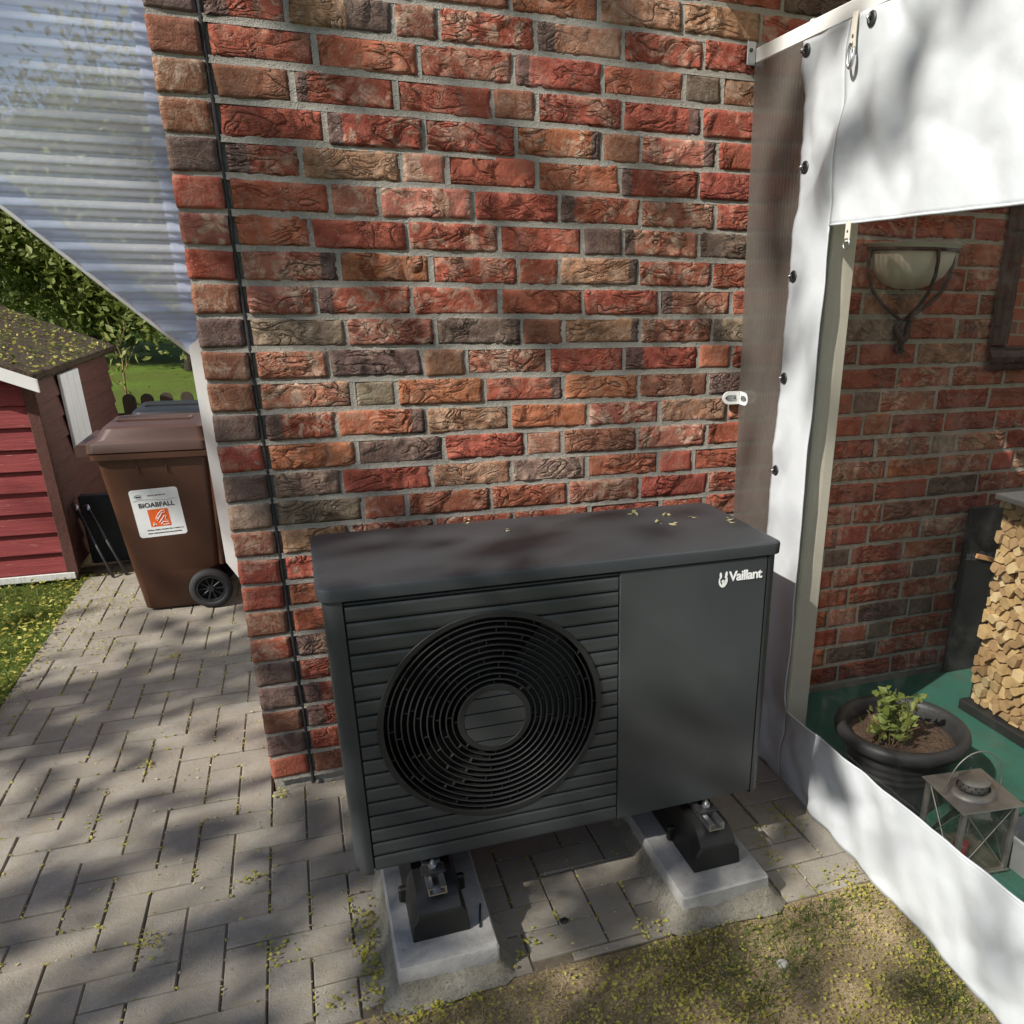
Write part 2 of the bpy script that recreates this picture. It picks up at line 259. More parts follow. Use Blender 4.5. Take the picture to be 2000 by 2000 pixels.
# ------------------------------------------------------------------ mesh helpers
class MB:
    def __init__(s): s.v = []; s.f = []
    def add(s, vs, fs):
        b = len(s.v); s.v += [tuple(p) for p in vs]; s.f += [tuple(b + i for i in q) for q in fs]; return s
    def box(s, x0, x1, y0, y1, z0, z1, b=0.0, mat=None):
        if b <= 0:
            vs = [(x, y, z) for x in (x0, x1) for y in (y0, y1) for z in (z0, z1)]
            fs = [(0, 1, 3, 2), (4, 6, 7, 5), (0, 4, 5, 1), (2, 3, 7, 6), (0, 2, 6, 4), (1, 5, 7, 3)]
        else:
            b = min(b, (x1 - x0) * .45, (y1 - y0) * .45, (z1 - z0) * .45); vs = []; idx = {}
            X = (x0, x1); Y = (y0, y1); Z = (z0, z1); sg = (1, -1)
            for i in (0, 1):
                for j in (0, 1):
                    for k in (0, 1):
                        for a in range(3):
                            p = [X[i], Y[j], Z[k]]
                            for q in range(3):
                                if q != a: p[q] += sg[(i, j, k)[q]] * b
                            idx[(i, j, k, a)] = len(vs); vs.append(tuple(p))
            fs = []
            R = [(0, 0), (1, 0), (1, 1), (0, 1)]
            for a in range(3):
                for e in (0, 1):
                    q = []
                    for (u, v) in R:
                        t3 = [0, 0, 0]; t3[a] = e; o2 = [r for r in range(3) if r != a]; t3[o2[0]] = u; t3[o2[1]] = v; q.append(idx[(*t3, a)])
                    fs.append(tuple(q))
            for a in range(3):
                o1, o2 = [r for r in range(3) if r != a]
                for u in (0, 1):
                    for v in (0, 1):
                        c0 = [0, 0, 0]; c0[o1] = u; c0[o2] = v; c1 = list(c0); c1[a] = 1
                        fs.append((idx[(*c0, o1)], idx[(*c1, o1)], idx[(*c1, o2)], idx[(*c0, o2)]))
            for i in (0, 1):
                for j in (0, 1):
                    for k in (0, 1): fs.append((idx[(i, j, k, 0)], idx[(i, j, k, 1)], idx[(i, j, k, 2)]))
        if mat is not None: vs = [tuple(mat @ Vector(p)) for p in vs]
        return s.add(vs, fs)
    def tube(s, pts, r, n=8, caps=True, closed=False):
        pts = [Vector(p) for p in pts]; rs = r if isinstance(r, (list, tuple)) else [r] * len(pts)
        rings = []; up = None; N = len(pts)
        for i, p in enumerate(pts):
            if closed: d = pts[(i + 1) % N] - pts[i - 1]
            else: d = (pts[min(i + 1, N - 1)] - pts[max(i - 1, 0)])
            d.normalize()
            if up is None: up = Vector((0, 0, 1)) if abs(d.z) < .9 else Vector((1, 0, 0))
            a = d.cross(up).normalized(); up = a.cross(d).normalized()
            rings.append([p + (a * math.cos(2 * PI * k / n) + up * math.sin(2 * PI * k / n)) * rs[i] for k in range(n)])
        vs = [q for g in rings for q in g]; fs = []
        for i in range(N if closed else N - 1):
            i2 = (i + 1) % N
            for k in range(n): fs.append((i * n + k, i * n + (k + 1) % n, i2 * n + (k + 1) % n, i2 * n + k))
        if caps and not closed: fs += [tuple(range(n)), tuple((N - 1) * n + k for k in reversed(range(n)))]
        return s.add(vs, fs)
    def lathe(s, prof, n=32, c=(0, 0, 0), a0=0.0, a1=2 * PI, mat=None):
        full = abs(a1 - a0 - 2 * PI) < 1e-6; m = n if full else n + 1
        vs = [(c[0] + r * math.cos(a0 + (a1 - a0) * k / n), c[1] + r * math.sin(a0 + (a1 - a0) * k / n), c[2] + z) for r, z in prof for k in range(m)]
        if mat is not None: vs = [tuple(mat @ Vector(p)) for p in vs]
        fs = []
        for i in range(len(prof) - 1):
            for k in range(n): fs.append((i * m + k, i * m + (k + 1) % m, (i + 1) * m + (k + 1) % m, (i + 1) * m + k))
        return s.add(vs, fs)
    def loft(s, loops, cap0=True, cap1=True):
        n = len(loops[0]); vs = [p for l in loops for p in l]; fs = []
        for i in range(len(loops) - 1):
            for k in range(n): fs.append((i * n + k, i * n + (k + 1) % n, (i + 1) * n + (k + 1) % n, (i + 1) * n + k))
        if cap0: fs.append(tuple(reversed(range(n))))
        if cap1: fs.append(tuple((len(loops) - 1) * n + k for k in range(n)))
        return s.add(vs, fs)
    def grid(s, fn, us, vs_):
        nv = len(vs_); vs = [fn(u, v) for u in us for v in vs_]
        fs = [(i * nv + j, (i + 1) * nv + j, (i + 1) * nv + j + 1, i * nv + j + 1) for i in range(len(us) - 1) for j in range(nv - 1)]
        return s.add(vs, fs)
    def mesh(s, name, smooth=False):
        me = bpy.data.meshes.new(name); me.from_pydata(s.v, [], s.f)
        if smooth: me.polygons.foreach_set('use_smooth', [True] * len(me.polygons))
        me.update(); return me
    def build(s, name, mat, parent=None, smooth=False, auto=None):
        me = s.mesh(name, smooth); me.materials.append(M[mat] if isinstance(mat, str) else mat)
        o = bpy.data.objects.new(name, me); C.objects.link(o); fix_normals(me)
        if parent is not None: attach(o, parent)
        if auto:
            me.polygons.foreach_set('use_smooth', [True] * len(me.polygons)); me.set_sharp_from_angle(angle=math.radians(auto))
        return o
def fix_normals(me):
    import bmesh
    bm = bmesh.new(); bm.from_mesh(me); bmesh.ops.recalc_face_normals(bm, faces=bm.faces); bm.to_mesh(me); bm.free()
def wpos(o):
    v = Vector(o.location)
    return v + wpos(o.parent) + o.matrix_parent_inverse.translation if o.parent else v
def attach(o, parent):
    o.parent = parent; o.matrix_parent_inverse = Matrix.Translation(-wpos(parent))
def tag(o, label=None, cat=None, group=None, kind=None):
    if label: o['label'] = label
    if cat: o['category'] = cat
    if group: o['group'] = group
    if kind: o['kind'] = kind
    return o
def thing(name, label, cat, loc=(0, 0, 0), group=None):
    o = bpy.data.objects.new(name, None); C.objects.link(o); o.location = loc; o.empty_display_size = 0.1
    return tag(o, label, cat, group)
def bx(name, mat, parent, *a, b=0.002, rot=None):
    return MB().box(*a, b).build(name, mat, parent)
def rrect(x0, x1, y0, y1, r, z, n=6, skip=()):
    out = []
    for ci, (cx, cy, a) in enumerate(((x1 - r, y1 - r, 0), (x0 + r, y1 - r, PI / 2), (x0 + r, y0 + r, PI), (x1 - r, y0 + r, 3 * PI / 2))):
        for k in range(n + 1):
            t = a + PI / 2 * k / n; out.append((cx + r * math.cos(t), cy + r * math.sin(t), z))
    return out
def text(name, body, size, mat, parent, mtx, extrude=0.0008, offset=0.0, spacing=1.0, align='LEFT'):
    cu = bpy.data.curves.new(name, 'FONT'); cu.body = body; cu.size = size; cu.extrude = extrude; cu.offset = offset; cu.space_character = spacing; cu.align_x = align; cu.resolution_u = 3
    tmp = bpy.data.objects.new(name, cu); C.objects.link(tmp)
    dg = bpy.context.evaluated_depsgraph_get(); me = bpy.data.meshes.new_from_object(tmp.evaluated_get(dg)); bpy.data.objects.remove(tmp)
    me.transform(mtx); me.materials.clear(); me.materials.append(M[mat]); me.name = name
    o = bpy.data.objects.new(name, me); C.objects.link(o)
    if parent is not None: attach(o, parent)
    return o
def quads(name, V, F, mat, parent=None):
    me = bpy.data.meshes.new(name); me.from_pydata(V.tolist() if hasattr(V, 'tolist') else V, [], F.tolist() if hasattr(F, 'tolist') else F); me.update()
    me.materials.append(M[mat] if isinstance(mat, str) else mat)
    o = bpy.data.objects.new(name, me); C.objects.link(o)
    if parent is not None: attach(o, parent)
    return o
def leaf_arrays(centres, size, aspect=1.7, flat=0.0, up=None):
    n = len(centres); d = rng.normal(size=(n, 3)); d[:, 2] *= (1 - flat)
    d /= np.linalg.norm(d, axis=1)[:, None]; e = rng.normal(size=(n, 3)); e[:, 2] *= (1 - flat); e -= (e * d).sum(1)[:, None] * d; e /= np.linalg.norm(e, axis=1)[:, None]
    s = (size * (0.6 + 0.8 * rng.random(n)))[:, None]
    a = d * s * aspect * .5; b = e * s * .5
    nn = np.cross(d, e) * s * 0.12
    V = np.stack([centres - a, centres - b * .9 + nn - a * .1, centres + a, centres + b * .9 + nn - a * .1], 1).reshape(-1, 3)
    F = np.arange(4 * n).reshape(-1, 4); return V, F

# ================================================================== SETTING
# ground: one big sheet, soil strip in front of the paving, artificial turf inside the awning
g = MB()
g.add([(-90, -60, -.03), (90, -60, -.03), (90, 110, -.03), (-90, 110, -.03)], [(0, 1, 2, 3)])
tag(g.build('ground', 'lawn'), kind='structure')
def soil_z(x, y): return -.008 + .012 * noise.noise(Vector((x * 3, y * 3, 0))) + .006 * noise.noise(Vector((x * 11, y * 11, 2))) - .012 * max(0, -y - 1.3)
xs = np.linspace(-1.1, 1.66, 90); ys = np.linspace(-2.9, -1.036, 60)
tag(MB().grid(lambda x, y: (x, y, soil_z(x, y)), xs, ys).build('soil', 'dry_soil', smooth=True), kind='structure')
def lawn_z(x, y): return -.010 + .02 * noise.noise(Vector((x * 1.5, y * 1.5, 7))) + .008 * noise.noise(Vector((x * 9, y * 9, 3)))
tag(MB().grid(lambda x, y: (x, y, lawn_z(x, y)), np.linspace(-3.4, -1.0, 60), np.linspace(-2.9, 2.75, 110)).build('lawn', 'lawn', smooth=True), kind='structure')
tag(MB().grid(lambda x, y: (x, y, -.018 + .02 * noise.noise(Vector((x * 4, y * 4, 1)))), np.linspace(-3.4, 0.0, 50), np.linspace(2.60, 3.9, 24)).build('soil', 'dry_soil', smooth=True), kind='structure')
tag(MB().box(1.66, 4.7, -4.2, -.002, -.06, .004).build('artificial_turf', 'turf'), kind='structure')

# block paving, herringbone, each block an object of its own
bed = MB(); bed.box(-1.0, -.004, -1.036, 2.62, -.09, -.0055); bed.box(-.004, 1.66, -1.036, -.001, -.09, -.006)
paving = tag(bed.build('paving', 'sand'), kind='structure')
def clip(r):
    x0, x1, y0, y1 = r
    y0 = max(y0, -1.035); y1 = min(y1, 2.62); x0 = max(x0, -1.0); x1 = min(x1, 1.64)
    if y0 >= -.015: x1 = min(x1, -.002)
    elif x0 >= -.02: y1 = min(y1, -.002)
    if x1 - x0 < .03 or y1 - y0 < .03: return None
    return x0, x1, y0, y1
blocks = []
OX, OY = -.005, -.005
for k in range(-16, 22):
    for j in range(-14, 14):
        a = OX + .1 * k; b = OY - .1 * k + .4 * j
        for r in ((a, a + .2, b, b + .1), (a, a + .1, b + .2, b + .4)):
            q = clip(r)
            if q: blocks.append(q)
pcache = {}
for (x0, x1, y0, y1) in blocks:
    lx, ly = round(x1 - x0 - .0038, 3), round(y1 - y0 - .0038, 3); vkey = (lx, ly, random.randrange(3))
    if vkey not in pcache:
        rr = random.Random(str(vkey)); m = MB(); hx, hy = lx / 2, ly / 2; q = .004
        def ring(i, z): return [(-hx + i + rr.uniform(-.0006, .0006), -hy + i, z), (hx - i, -hy + i + rr.uniform(-.0006, .0006), z), (hx - i + rr.uniform(-.0006, .0006), hy - i, z), (-hx + i, hy - i + rr.uniform(-.0006, .0006), z)]
        m.loft([ring(0, -.06), ring(0, -.0032), ring(.0026, 0)], cap0=False); me = m.mesh('paver'); fix_normals(me); me.materials.append(M['paver']); pcache[vkey] = me
    o = bpy.data.objects.new('paver', pcache[vkey]); C.objects.link(o)
    o.location = ((x0 + x1) / 2, (y0 + y1) / 2, random.uniform(-.0022, .0018)); o.rotation_euler = (random.gauss(0, .006), random.gauss(0, .006), random.gauss(0, .006)); o.parent = paving

# ================================================================== HOUSE WALL
house = thing('brick_house', 'red brick house wall with grey mortar and a dark vertical joint near its corner', 'house')
CH = 0.0833; Z0 = 0.035
MB().box(.004, 3.2, .0125, .021, -.05, 2.56).build('mortar_bed', 'mortar', house)
mj = MB()
def joint(x0, x1, z0, z1, d):      # one pointed joint, slightly hollow and uneven
    L = max(x1 - x0, z1 - z0); n = max(2, int(L / .011)); horiz = (x1 - x0) > (z1 - z0)
    def fn(a, b):
        u, v = (x0 + (x1 - x0) * a, z0 + (z1 - z0) * b) if horiz else (x0 + (x1 - x0) * b, z0 + (z1 - z0) * a)
        return (u, d + .0012 * noise.noise(Vector((u * 38, d * 900, v * 38))) + .0012 * noise.noise(Vector((u * 9, 3, v * 9))) - .001 * abs(b * 2 - 1), v)
    mj.grid(fn, np.linspace(0, 1, n + 1), np.linspace(0, 1, 5))
hb = MB(); hb.box(.006, 4.6, .022, 5.2, -.05, 5.2); hb.build('wall_core', 'brickwork', house)
hu = MB(); hu.box(.0, 4.6, .0, .02, 2.56, 5.2); hu.box(3.2, 4.6, .0, .02, -.05, 2.56); hu.build('upper_wall', 'brickwork', house)
PERP = {0: [2.159, 2.419, 2.669], 1: [2.085, 2.335, 2.59], 2: [2.278, 2.396, 2.654], 3: [2.218, 2.467, 2.594], 4: [2.167, 2.417, 2.672], 5: [2.203, 2.458, 2.59],
 6: [2.028, 2.152, 2.401, 2.656], 7: [2.223, 2.473], 8: [2.278, 2.531, 2.79], 9: [.325, 1.086, 1.343, 1.508, 2.228, 2.475, 2.721], 10: [.371, .5, .759, 1.013, 1.266, 1.519, 2.27, 2.519, 2.771, 2.89],
 11: [.317, .578, .828, 1.079, 1.332, 1.46, 2.208, 2.461, 2.585, 2.828], 12: [.368, .623, .874, .998, 1.253, 1.505, 2.139, 2.263, 2.508, 2.761], 13: [.321, .576, .83, 1.083, 1.331, 1.58, 2.203, 2.454, 2.705],
 14: [.375, .498, .753, 1.003, 1.254, 1.503, 2.261, 2.508], 15: [.319, .578, .703, .955, 1.205, 1.463, 1.582, 2.086, 2.336, 2.591], 16: [.376, .619, .874, 1.004, 1.256, 1.508, 2.5],
 17: [.304, .56, .813, 1.067, 1.317, 1.573], 18: [.372, .62, .871, .995, 1.248, 1.498], 19: [.313, .562, .817, 1.069, 1.197, 1.447], 20: [.369, .495, .749, .997, 1.251, 1.501],
 21: [.308, .56, .681, .933, 1.185, 1.439], 22: [.377, .625, .874, 1.127, 1.249, 1.497], 23: [.308, .56, .814, .937, 1.19, 1.441], 24: [.371, .623, .874, 1.128, 1.379, 1.502],
 25: [.316, .567, .681, .938, 1.19, 1.439], 26: [.372, .62, .872, 1.12, 1.37, 1.619], 27: [.31, .68, .932, 1.434, 1.686], 28: [.372, .62]}
COL = {'red': (.315, .080, .047), 'deep': (.265, .062, .039), 'orange': (.335, .108, .054), 'pink': (.335, .122, .080), 'brown': (.225, .092, .054), 'tan': (.31, .155, .090), 'dark': (.135, .090, .071), 'grey': (.225, .155, .110), 'green': (.22, .185, .115)}
# (course, x of the brick) : colour, burnt left, burnt right
SPEC = {(25, .22): ('red', .05, 0), (25, .45): ('tan', 0, .11), (25, .62): ('brown',), (25, .8): ('red', 0, 0, .9), (25, 1.06): ('tan', .05, 0), (26, .5): ('dark',), (26, .75): ('brown', .05, 0), (26, 1.0): ('orange',), (26, 1.25): ('tan',),
 (26, 1.5): ('tan',), (24, 1.44): ('dark',), (24, 1.6): ('brown',), (24, 1.0): ('red', .04, 0), (24, .5): ('orange',), (23, .43): ('deep', .03, 0), (23, .875): ('brown',), (23, 1.3): ('red', 0, .04), (22, .5): ('deep', .035, 0), (22, 1.0): ('orange', 0, .025, .8), (22, 1.19): ('brown',), (22, 1.37): ('pink', 0, .04),
 (21, .22): ('deep', .05, 0), (21, .43): ('tan',), (21, 1.3): ('red', .03, 0), (20, 1.12): ('red', .04, 0), (20, .62): ('pink',), (20, .43): ('pink',), (19, 1.13): ('dark',), (19, 1.3): ('pink', .03, 0), (19, 1.55): ('dark',), (18, .25): ('pink', 0, .04), (18, .93): ('red',), (18, 1.12): ('tan', 0, .03), (18, .5): ('orange',),
 (17, .22): ('pink',), (17, .43): ('red', .04, 0), (17, 1.44): ('pink', .04, 0), (16, .25): ('grey',), (16, .94): ('brown',), (16, 1.13): ('tan', 0, .025), (16, .5): ('pink',), (16, 1.38): ('pink',), (16, 1.6): ('grey', .03, 0),
 (15, .22): ('pink',), (15, .45): ('dark',), (15, .64): ('tan',), (15, .83): ('pink',), (15, 1.33): ('red', .06, 0), (15, 1.52): ('orange',), (14, .25): ('pink',), (14, .43): ('green',), (14, .88): ('red', 0, .035), (14, 1.13): ('orange',), (14, 1.6): ('dark',),
 (13, .22): ('red', .045, 0), (13, .45): ('orange', 0, .04), (13, .7): ('tan',), (13, 1.45): ('tan',), (13, .95): ('orange',), (12, .5): ('dark',), (12, .93): ('tan',), (12, 1.12): ('brown',), (12, .25): ('orange',), (11, .22): ('grey',), (11, .95): ('grey',), (11, 1.2): ('orange',),
 (10, .25): ('grey',), (10, 1.14): ('brown',), (10, .63): ('orange',), (10, .88): ('orange',), (9, .22): ('tan',), (5, .25): ('pink', .05, 0), (2, .2): ('deep', .05, 0), (3, .2): ('deep', .05, 0), (0, .2): ('brown',),
 (13, 2.1): ('dark',), (9, 2.6): ('dark',), (6, 2.09): ('dark',), (5, 2.52): ('dark',), (3, 2.53): ('dark',), (2, 2.33): ('dark',), (1, 2.2): ('dark',), (11, 2.52): ('grey',), (14, 2.2): ('red',), (15, 2.46): ('tan',), (16, 2.2): ('grey',), (17, 2.3): ('tan',)}
STRIP = ['red', 'dark', 'brown', 'dark', 'dark', 'red', 'brown', 'red', 'red', 'brown', 'grey', 'dark', 'red', 'dark', 'brown', 'brown', 'dark', 'brown', 'red', 'pink', 'red', 'dark', 'brown', 'brown', 'brown', 'dark', 'brown', 'dark', 'red']
def fold(p, seed, amp):
    q = Vector((p[0] * 1.0, seed * 7.3, p[1] * 1.9))
    wv = Vector((noise.noise(q * 14), 0, noise.noise(q * 14 + Vector((9, 2, 4)))))
    a = noise.noise(q * 17 + wv * 1.1); b = noise.noise(q * 34 + wv * 1.3 + Vector((5, 5, 5)))
    ma = max(0, .3 + noise.noise(q * 6 + Vector((3, 1, 8))) * 2.2)
    cr = max(0, 1 - abs(a) * 5.5) ** 1.4 * min(1, ma) + .5 * max(0, 1 - abs(b) * 5) ** 1.5 * min(1, ma)
    return amp * cr + .0016 * noise.noise(q * 9) - .0016 * max(0, b)
def brick_mesh(w, h, depth, seed, folds):
    nx = max(7, int(w / .0115)); nz = 9; m = MB(); R = random.Random(seed); bow = [R.gauss(0, .0012) for _ in range(8)]
    us = [-1 + 2 * i / nx for i in range(nx + 1)]; vs = [-1 + 2 * i / nz for i in range(nz + 1)]
    def fn(u, v):
        x = u * w / 2; z = v * h / 2; ed = min((1 - abs(u)) * w / 2, (1 - abs(v)) * h / 2)
        y = fold((x, z), seed, folds) + (.0026 * max(0, 1 - ed / .003))
        x += (bow[0] * v + bow[1] * v * v + .0016 * noise.noise(Vector((v * 3, seed, 1)))) * (abs(u) ** 3) ; z += (.0018 * noise.noise(Vector((u * 5 * w / .24, seed, 8 if v > 0 else 2))) + bow[2] * u) * (abs(v) ** 2)
        if abs(u) > .999 and abs(v) > .999: x *= .992; z *= .965
        return (x, y + bow[3] * .8, z)
    m.grid(fn, us, vs); nv = nz + 1; b = len(m.v)
    ringi = [i * nv for i in range(nx + 1)] + [nx * nv + j for j in range(1, nv)] + [i * nv + nz for i in range(nx - 1, -1, -1)] + [j for j in range(nz - 1, 0, -1)]
    m.v += [(m.v[i][0], depth, m.v[i][2]) for i in ringi]; n = len(ringi)
    m.f += [(ringi[k], b + k, b + (k + 1) % n, ringi[(k + 1) % n]) for k in range(n)]
    me = m.mesh('brick', True); me.materials.append(M['brick']); return me
R = random.Random(11); stuff = MB(); nbr = 0
def xend(mc): return 2.16 if mc >= 21 else (2.98 if mc >= 9 else 2.80)
for mc in range(0, 30):
    zb = Z0 + mc * CH; ps = sorted(PERP.get(mc, [])); ed = [.128]; first = .314 if mc % 2 else .372
    if not ps or ps[0] > .5: ps = [first] + ps
    for p in ps + [3.17]:
        while p - ed[-1] > .29:
            ed.append(ed[-1] + (.2525 if p - ed[-1] - .2525 > .075 else (p - ed[-1]) / 2))
        if p - ed[-1] > .05: ed.append(p)
    joint(.004, 3.19, zb - .0085, zb + .0085, .0012)
    for e_ in ed[1:]: joint(e_ - .008, e_ + .008, zb - .002, zb + CH + .002, .0016)
    # header strip left of the joint
    items = [(.0, .114, 'S')] + [(a, b, None) for a, b in zip(ed[:-1], ed[1:])]
    for a, b, s in items:
        xc = (a + b) / 2; w = b - a - (.0106 if s is None else .002); h = CH - .0116 + R.gauss(0, .0012)
        hidden = (mc <= 8 and .42 < a and b < 1.62) or a > xend(mc) or mc >= 29
        short = w < .15; z = zb + CH / 2 + R.gauss(0, .0012)
        if hidden:
            stuff.box(a + .005, b - .005, R.uniform(-.002, .002), .02, z - h / 2, z + h / 2, .003); continue
        sp = None
        if s == 'S': col = STRIP[mc] if mc < len(STRIP) else 'red'; sp = (col,)
        else:
            for (km, kx), v in SPEC.items():
                if km == mc and a < kx < b: sp = v
            if sp is None: sp = (R.choices(['red', 'deep', 'orange', 'pink', 'brown', 'tan', 'dark'], [46, 26, 14, 10, 3, 2, 1])[0],)
        me = brick_mesh(w, h, .012 if s is None else (.24 if mc % 2 else .112), R.random() * 100, (.0 if short else R.uniform(.0020, .0034)) + .0004)
        o = bpy.data.objects.new('brick', me); C.objects.link(o); o.parent = house; nbr += 1
        o.location = (xc, R.gauss(-.0022, .0007) - (.003 if s == 'S' else 0), z); o.rotation_euler = (R.gauss(0, .006), R.gauss(0, .003), R.gauss(0, .006))
        cc = COL[sp[0]]; f = R.uniform(.94, 1.26); o.color = (cc[0] * f, cc[1] * f * R.uniform(.9, 1.1), cc[2] * f, 1)
        o['fold_scale'] = R.uniform(.65, 1.5)
        o['folds'] = .12 if short else R.uniform(.6, 1.2)
        o['burnt_left'] = (-w / 2 + sp[1]) if len(sp) > 1 and sp[1] else -9.0
        o['burnt_right'] = (w / 2 - sp[2]) if len(sp) > 2 and sp[2] else 9.0
        o['bloom'] = sp[3] if len(sp) > 3 else {'pink': .9, 'tan': .55, 'dark': .22, 'grey': .6, 'green': .3, 'orange': .35}.get(sp[0], R.choice([.1, .3, .6, .85]))
mj.build('mortar_joint', 'mortar', house, smooth=True)
so = stuff.build('brick_fill', 'brick', house); so.color = (.30, .075, .045, 1); so['kind'] = 'stuff'; so['burnt_left'] = -9.0; so['burnt_right'] = 9.0; so['bloom'] = .4; so['folds'] = .6; so['fold_scale'] = 1.0
# dark sealed movement joint
jm = MB(); jm.grid(lambda u, z: (.1205 + .0055 * math.sin(u) + .0022 * noise.noise(Vector((u * .3, 0, z * 9))) + .0012 * noise.noise(Vector((0, u, z * 60))), -.0035 * math.cos(u) + .0025, z), np.linspace(-PI / 2, PI / 2, 6), np.linspace(.0, 2.6, 200))
jm.build('movement_joint', 'sealant', house, smooth=True)
print('bricks', nbr, 'pavers', len(blocks))

# unseen white door and window, added so the side wall bounces neutral light
do = MB().box(-.016, .006, .62, 1.62, .02, 2.12, .003).build('bounce_door', 'white_paint', house)
for (y0_, y1_, z0_, z1_) in ((.74, 1.50, 1.25, 1.95), (.74, 1.50, .25, 1.05)): MB().box(-.022, -.0165, y0_, y1_, z0_, z1_, .002).build('bounce_door_panel', 'white_paint', do)
MB().tube([(-.02, 1.52, 1.05), (-.06, 1.52, 1.05), (-.06, 1.42, 1.05)], .009, 8).build('bounce_door_handle', 'aluminium', do)
wi = MB().box(-.012, .006, 2.0, 4.4, .5, 2.1, .003).build('bounce_window', 'white_paint', house)
for y_ in (2.08, 2.88, 3.68): MB().box(-.014, -.0125, y_, y_ + .66, .58, 2.02).build('bounce_blind', 'white_paint', wi)

# brick wing of the neighbouring building that the mirror shows
wing = thing('brick_wing', 'sunlit red brick wing seen only in the framed mirror', 'building', (4.66, -2.4, 0))
MB().box(4.66, 5.0, -6.0, -.9, -.05, 3.4).build('wall', 'brickwork', wing)

# ================================================================== HEAT PUMP
UX0, UX1, UYF, UYB, UZB, UZT = .2176, 1.3176, -.824, -.389, .223, .947
hp = thing('heat_pump', 'anthracite air source heat pump with round fan grille in front of the brick wall', 'heat pump', (.77, -.61, .1))
CXF, CZF, RF = .5705, .587, .2655
lid = MB()
prof = [(.004, UZT - .031), (-.004, UZT - .030), (-.005, UZT - .008), (-.0035, UZT - .003), (.001, UZT - .0006), (.008, UZT + .0002), (.05, UZT + .001), (.16, UZT + .0015)]
lid.loft([rrect(UX0 + i, UX1 - i, UYF + i, UYB - i, max(.028 - i * .3, .012), z, 7) for i, z in prof]); lid.build('lid', 'anthracite_lid', hp, auto=35)
# casing shell behind the front (sides, back, bottom) with a round opening for the fan
cs = MB(); cs.box(UX0 + .004, UX0 + .008, UYF + .05, UYB - .004, UZB, UZT - .02); cs.box(UX1 - .008, UX1 - .004, UYF + .05, UYB - .004, UZB, UZT - .02); cs.box(UX0 + .004, UX1 - .004, UYB - .008, UYB - .004, UZB, UZT - .02); cs.box(UX0 + .004, UX1 - .004, UYF + .012, UYB - .004, UZB + .004, UZB + .012); cs.box(UX0 + .01, UX1 - .01, UYF + .012, UYB - .01, UZT - .034, UZT - .02)
cs.build('casing', 'anthracite', hp)
def holed(x0, x1, z0, z1, yf, thick, r, bev=.0012):
    """panel piece z0..z1 minus the fan circle, as front faces with returned edges"""
    m = MB(); lv = sorted(set([z0, z1] + [z for z in np.linspace(z0, z1, 7)] + [z for z in (CZF - r, CZF + r) if z0 < z < z1]))
    def half(z):
        d = r * r - (z - CZF) ** 2; return math.sqrt(d) if d > 1e-9 else (0.0 if abs(abs(z - CZF) - r) < 1e-6 else None)
    for a, b in zip(lv[:-1], lv[1:]):
        ha, hb2 = half(a), half(b)
        mid = half((a + b) / 2)
        ya = yf + (bev if a == z0 else 0); yb = yf + (bev if b == z1 else 0)
        if mid is None: m.add([(x0, ya, a), (x1, ya, a), (x1, yb, b), (x0, yb, b)], [(0, 1, 2, 3)])
        else:
            ha = ha or 0; hb2 = hb2 or 0
            if ha == 0 and hb2 == 0: continue
            m.add([(x0, ya, a), (CXF - ha, ya, a), (CXF - hb2, yb, b), (x0, yb, b)], [(0, 1, 2, 3)]); m.add([(CXF + ha, ya, a), (x1, ya, a), (x1, yb, b), (CXF + hb2, yb, b)], [(0, 1, 2, 3)])
    for z, ee in ((z0, 1), (z1, -1)):
        hh = half(z)
        segs = [(x0, x1)] if hh is None else [(x0, CXF - hh), (CXF + hh, x1)]
        for p, q in segs: m.add([(p, yf + bev, z), (q, yf + bev, z), (q, yf + thick, z), (p, yf + thick, z)], [(0, 1, 2, 3)])
    return m
def split_lr(m):
    import collections
    L_, R_ = MB(), MB()
    for f in m.f:
        vs = [m.v[i] for i in f]; tgt = L_ if sum(v[0] for v in vs) / len(vs) < CXF else R_; tgt.add(vs, [tuple(range(len(vs)))])
    return L_, R_
SX0, SX1 = .2655, .880
holed(SX0 - .02, SX1 + .004, UZB + .003, UZT - .03, UYF + .009, .002, RF - .002).build('grille_backing', 'groove_black', hp)
gz = [UZT - .0335, .9035] + [.866 - .03757 * i for i in range(17)] + [UZB]
for a, b in zip(gz[:-1], gz[1:]):
    z0_, z1_ = b + .0028, a - .0028; sm = holed(SX0, SX1, z0_, z1_, UYF + .001, .009, RF)
    both = abs(z0_ - CZF) < RF and abs(z1_ - CZF) < RF
    for q_ in (split_lr(sm) if both else (sm,)): q_.build('slat', 'anthracite', hp)
# corner posts with rounded outer edge
def post(x0, x1, left):
    r = .032; pts = []
    if left:
        pts = [(x1, UYF + .0005)] + [(x0 + r - r * math.sin(t), UYF + .0005 + r - r * math.cos(t)) for t in np.linspace(0, PI / 2, 8)] + [(x0, UYF + .06), (x1, UYF + .06)]
    else:
        pts = [(x0, UYF + .06), (x1, UYF + .06)] + [(x1 - r + r * math.cos(t), UYF + .0005 + r - r * math.sin(t)) for t in np.linspace(0, PI / 2, 8)] + [(x0, UYF + .0005)]
    m = MB(); zb = UZB - .006
    ins = lambda k, z: [(x + (k if x < (x0 + x1) / 2 else -k) * (1 if left == (x < (x0 + x1) / 2) else 0), y + (k if y < UYF + .03 else 0), z) for x, y in pts]
    m.loft([ins(.012, zb - .006), ins(.004, zb - .003), ins(0, zb + .004), ins(0, UZT - .030)]); m.build('corner_post', 'anthracite', hp, auto=30)
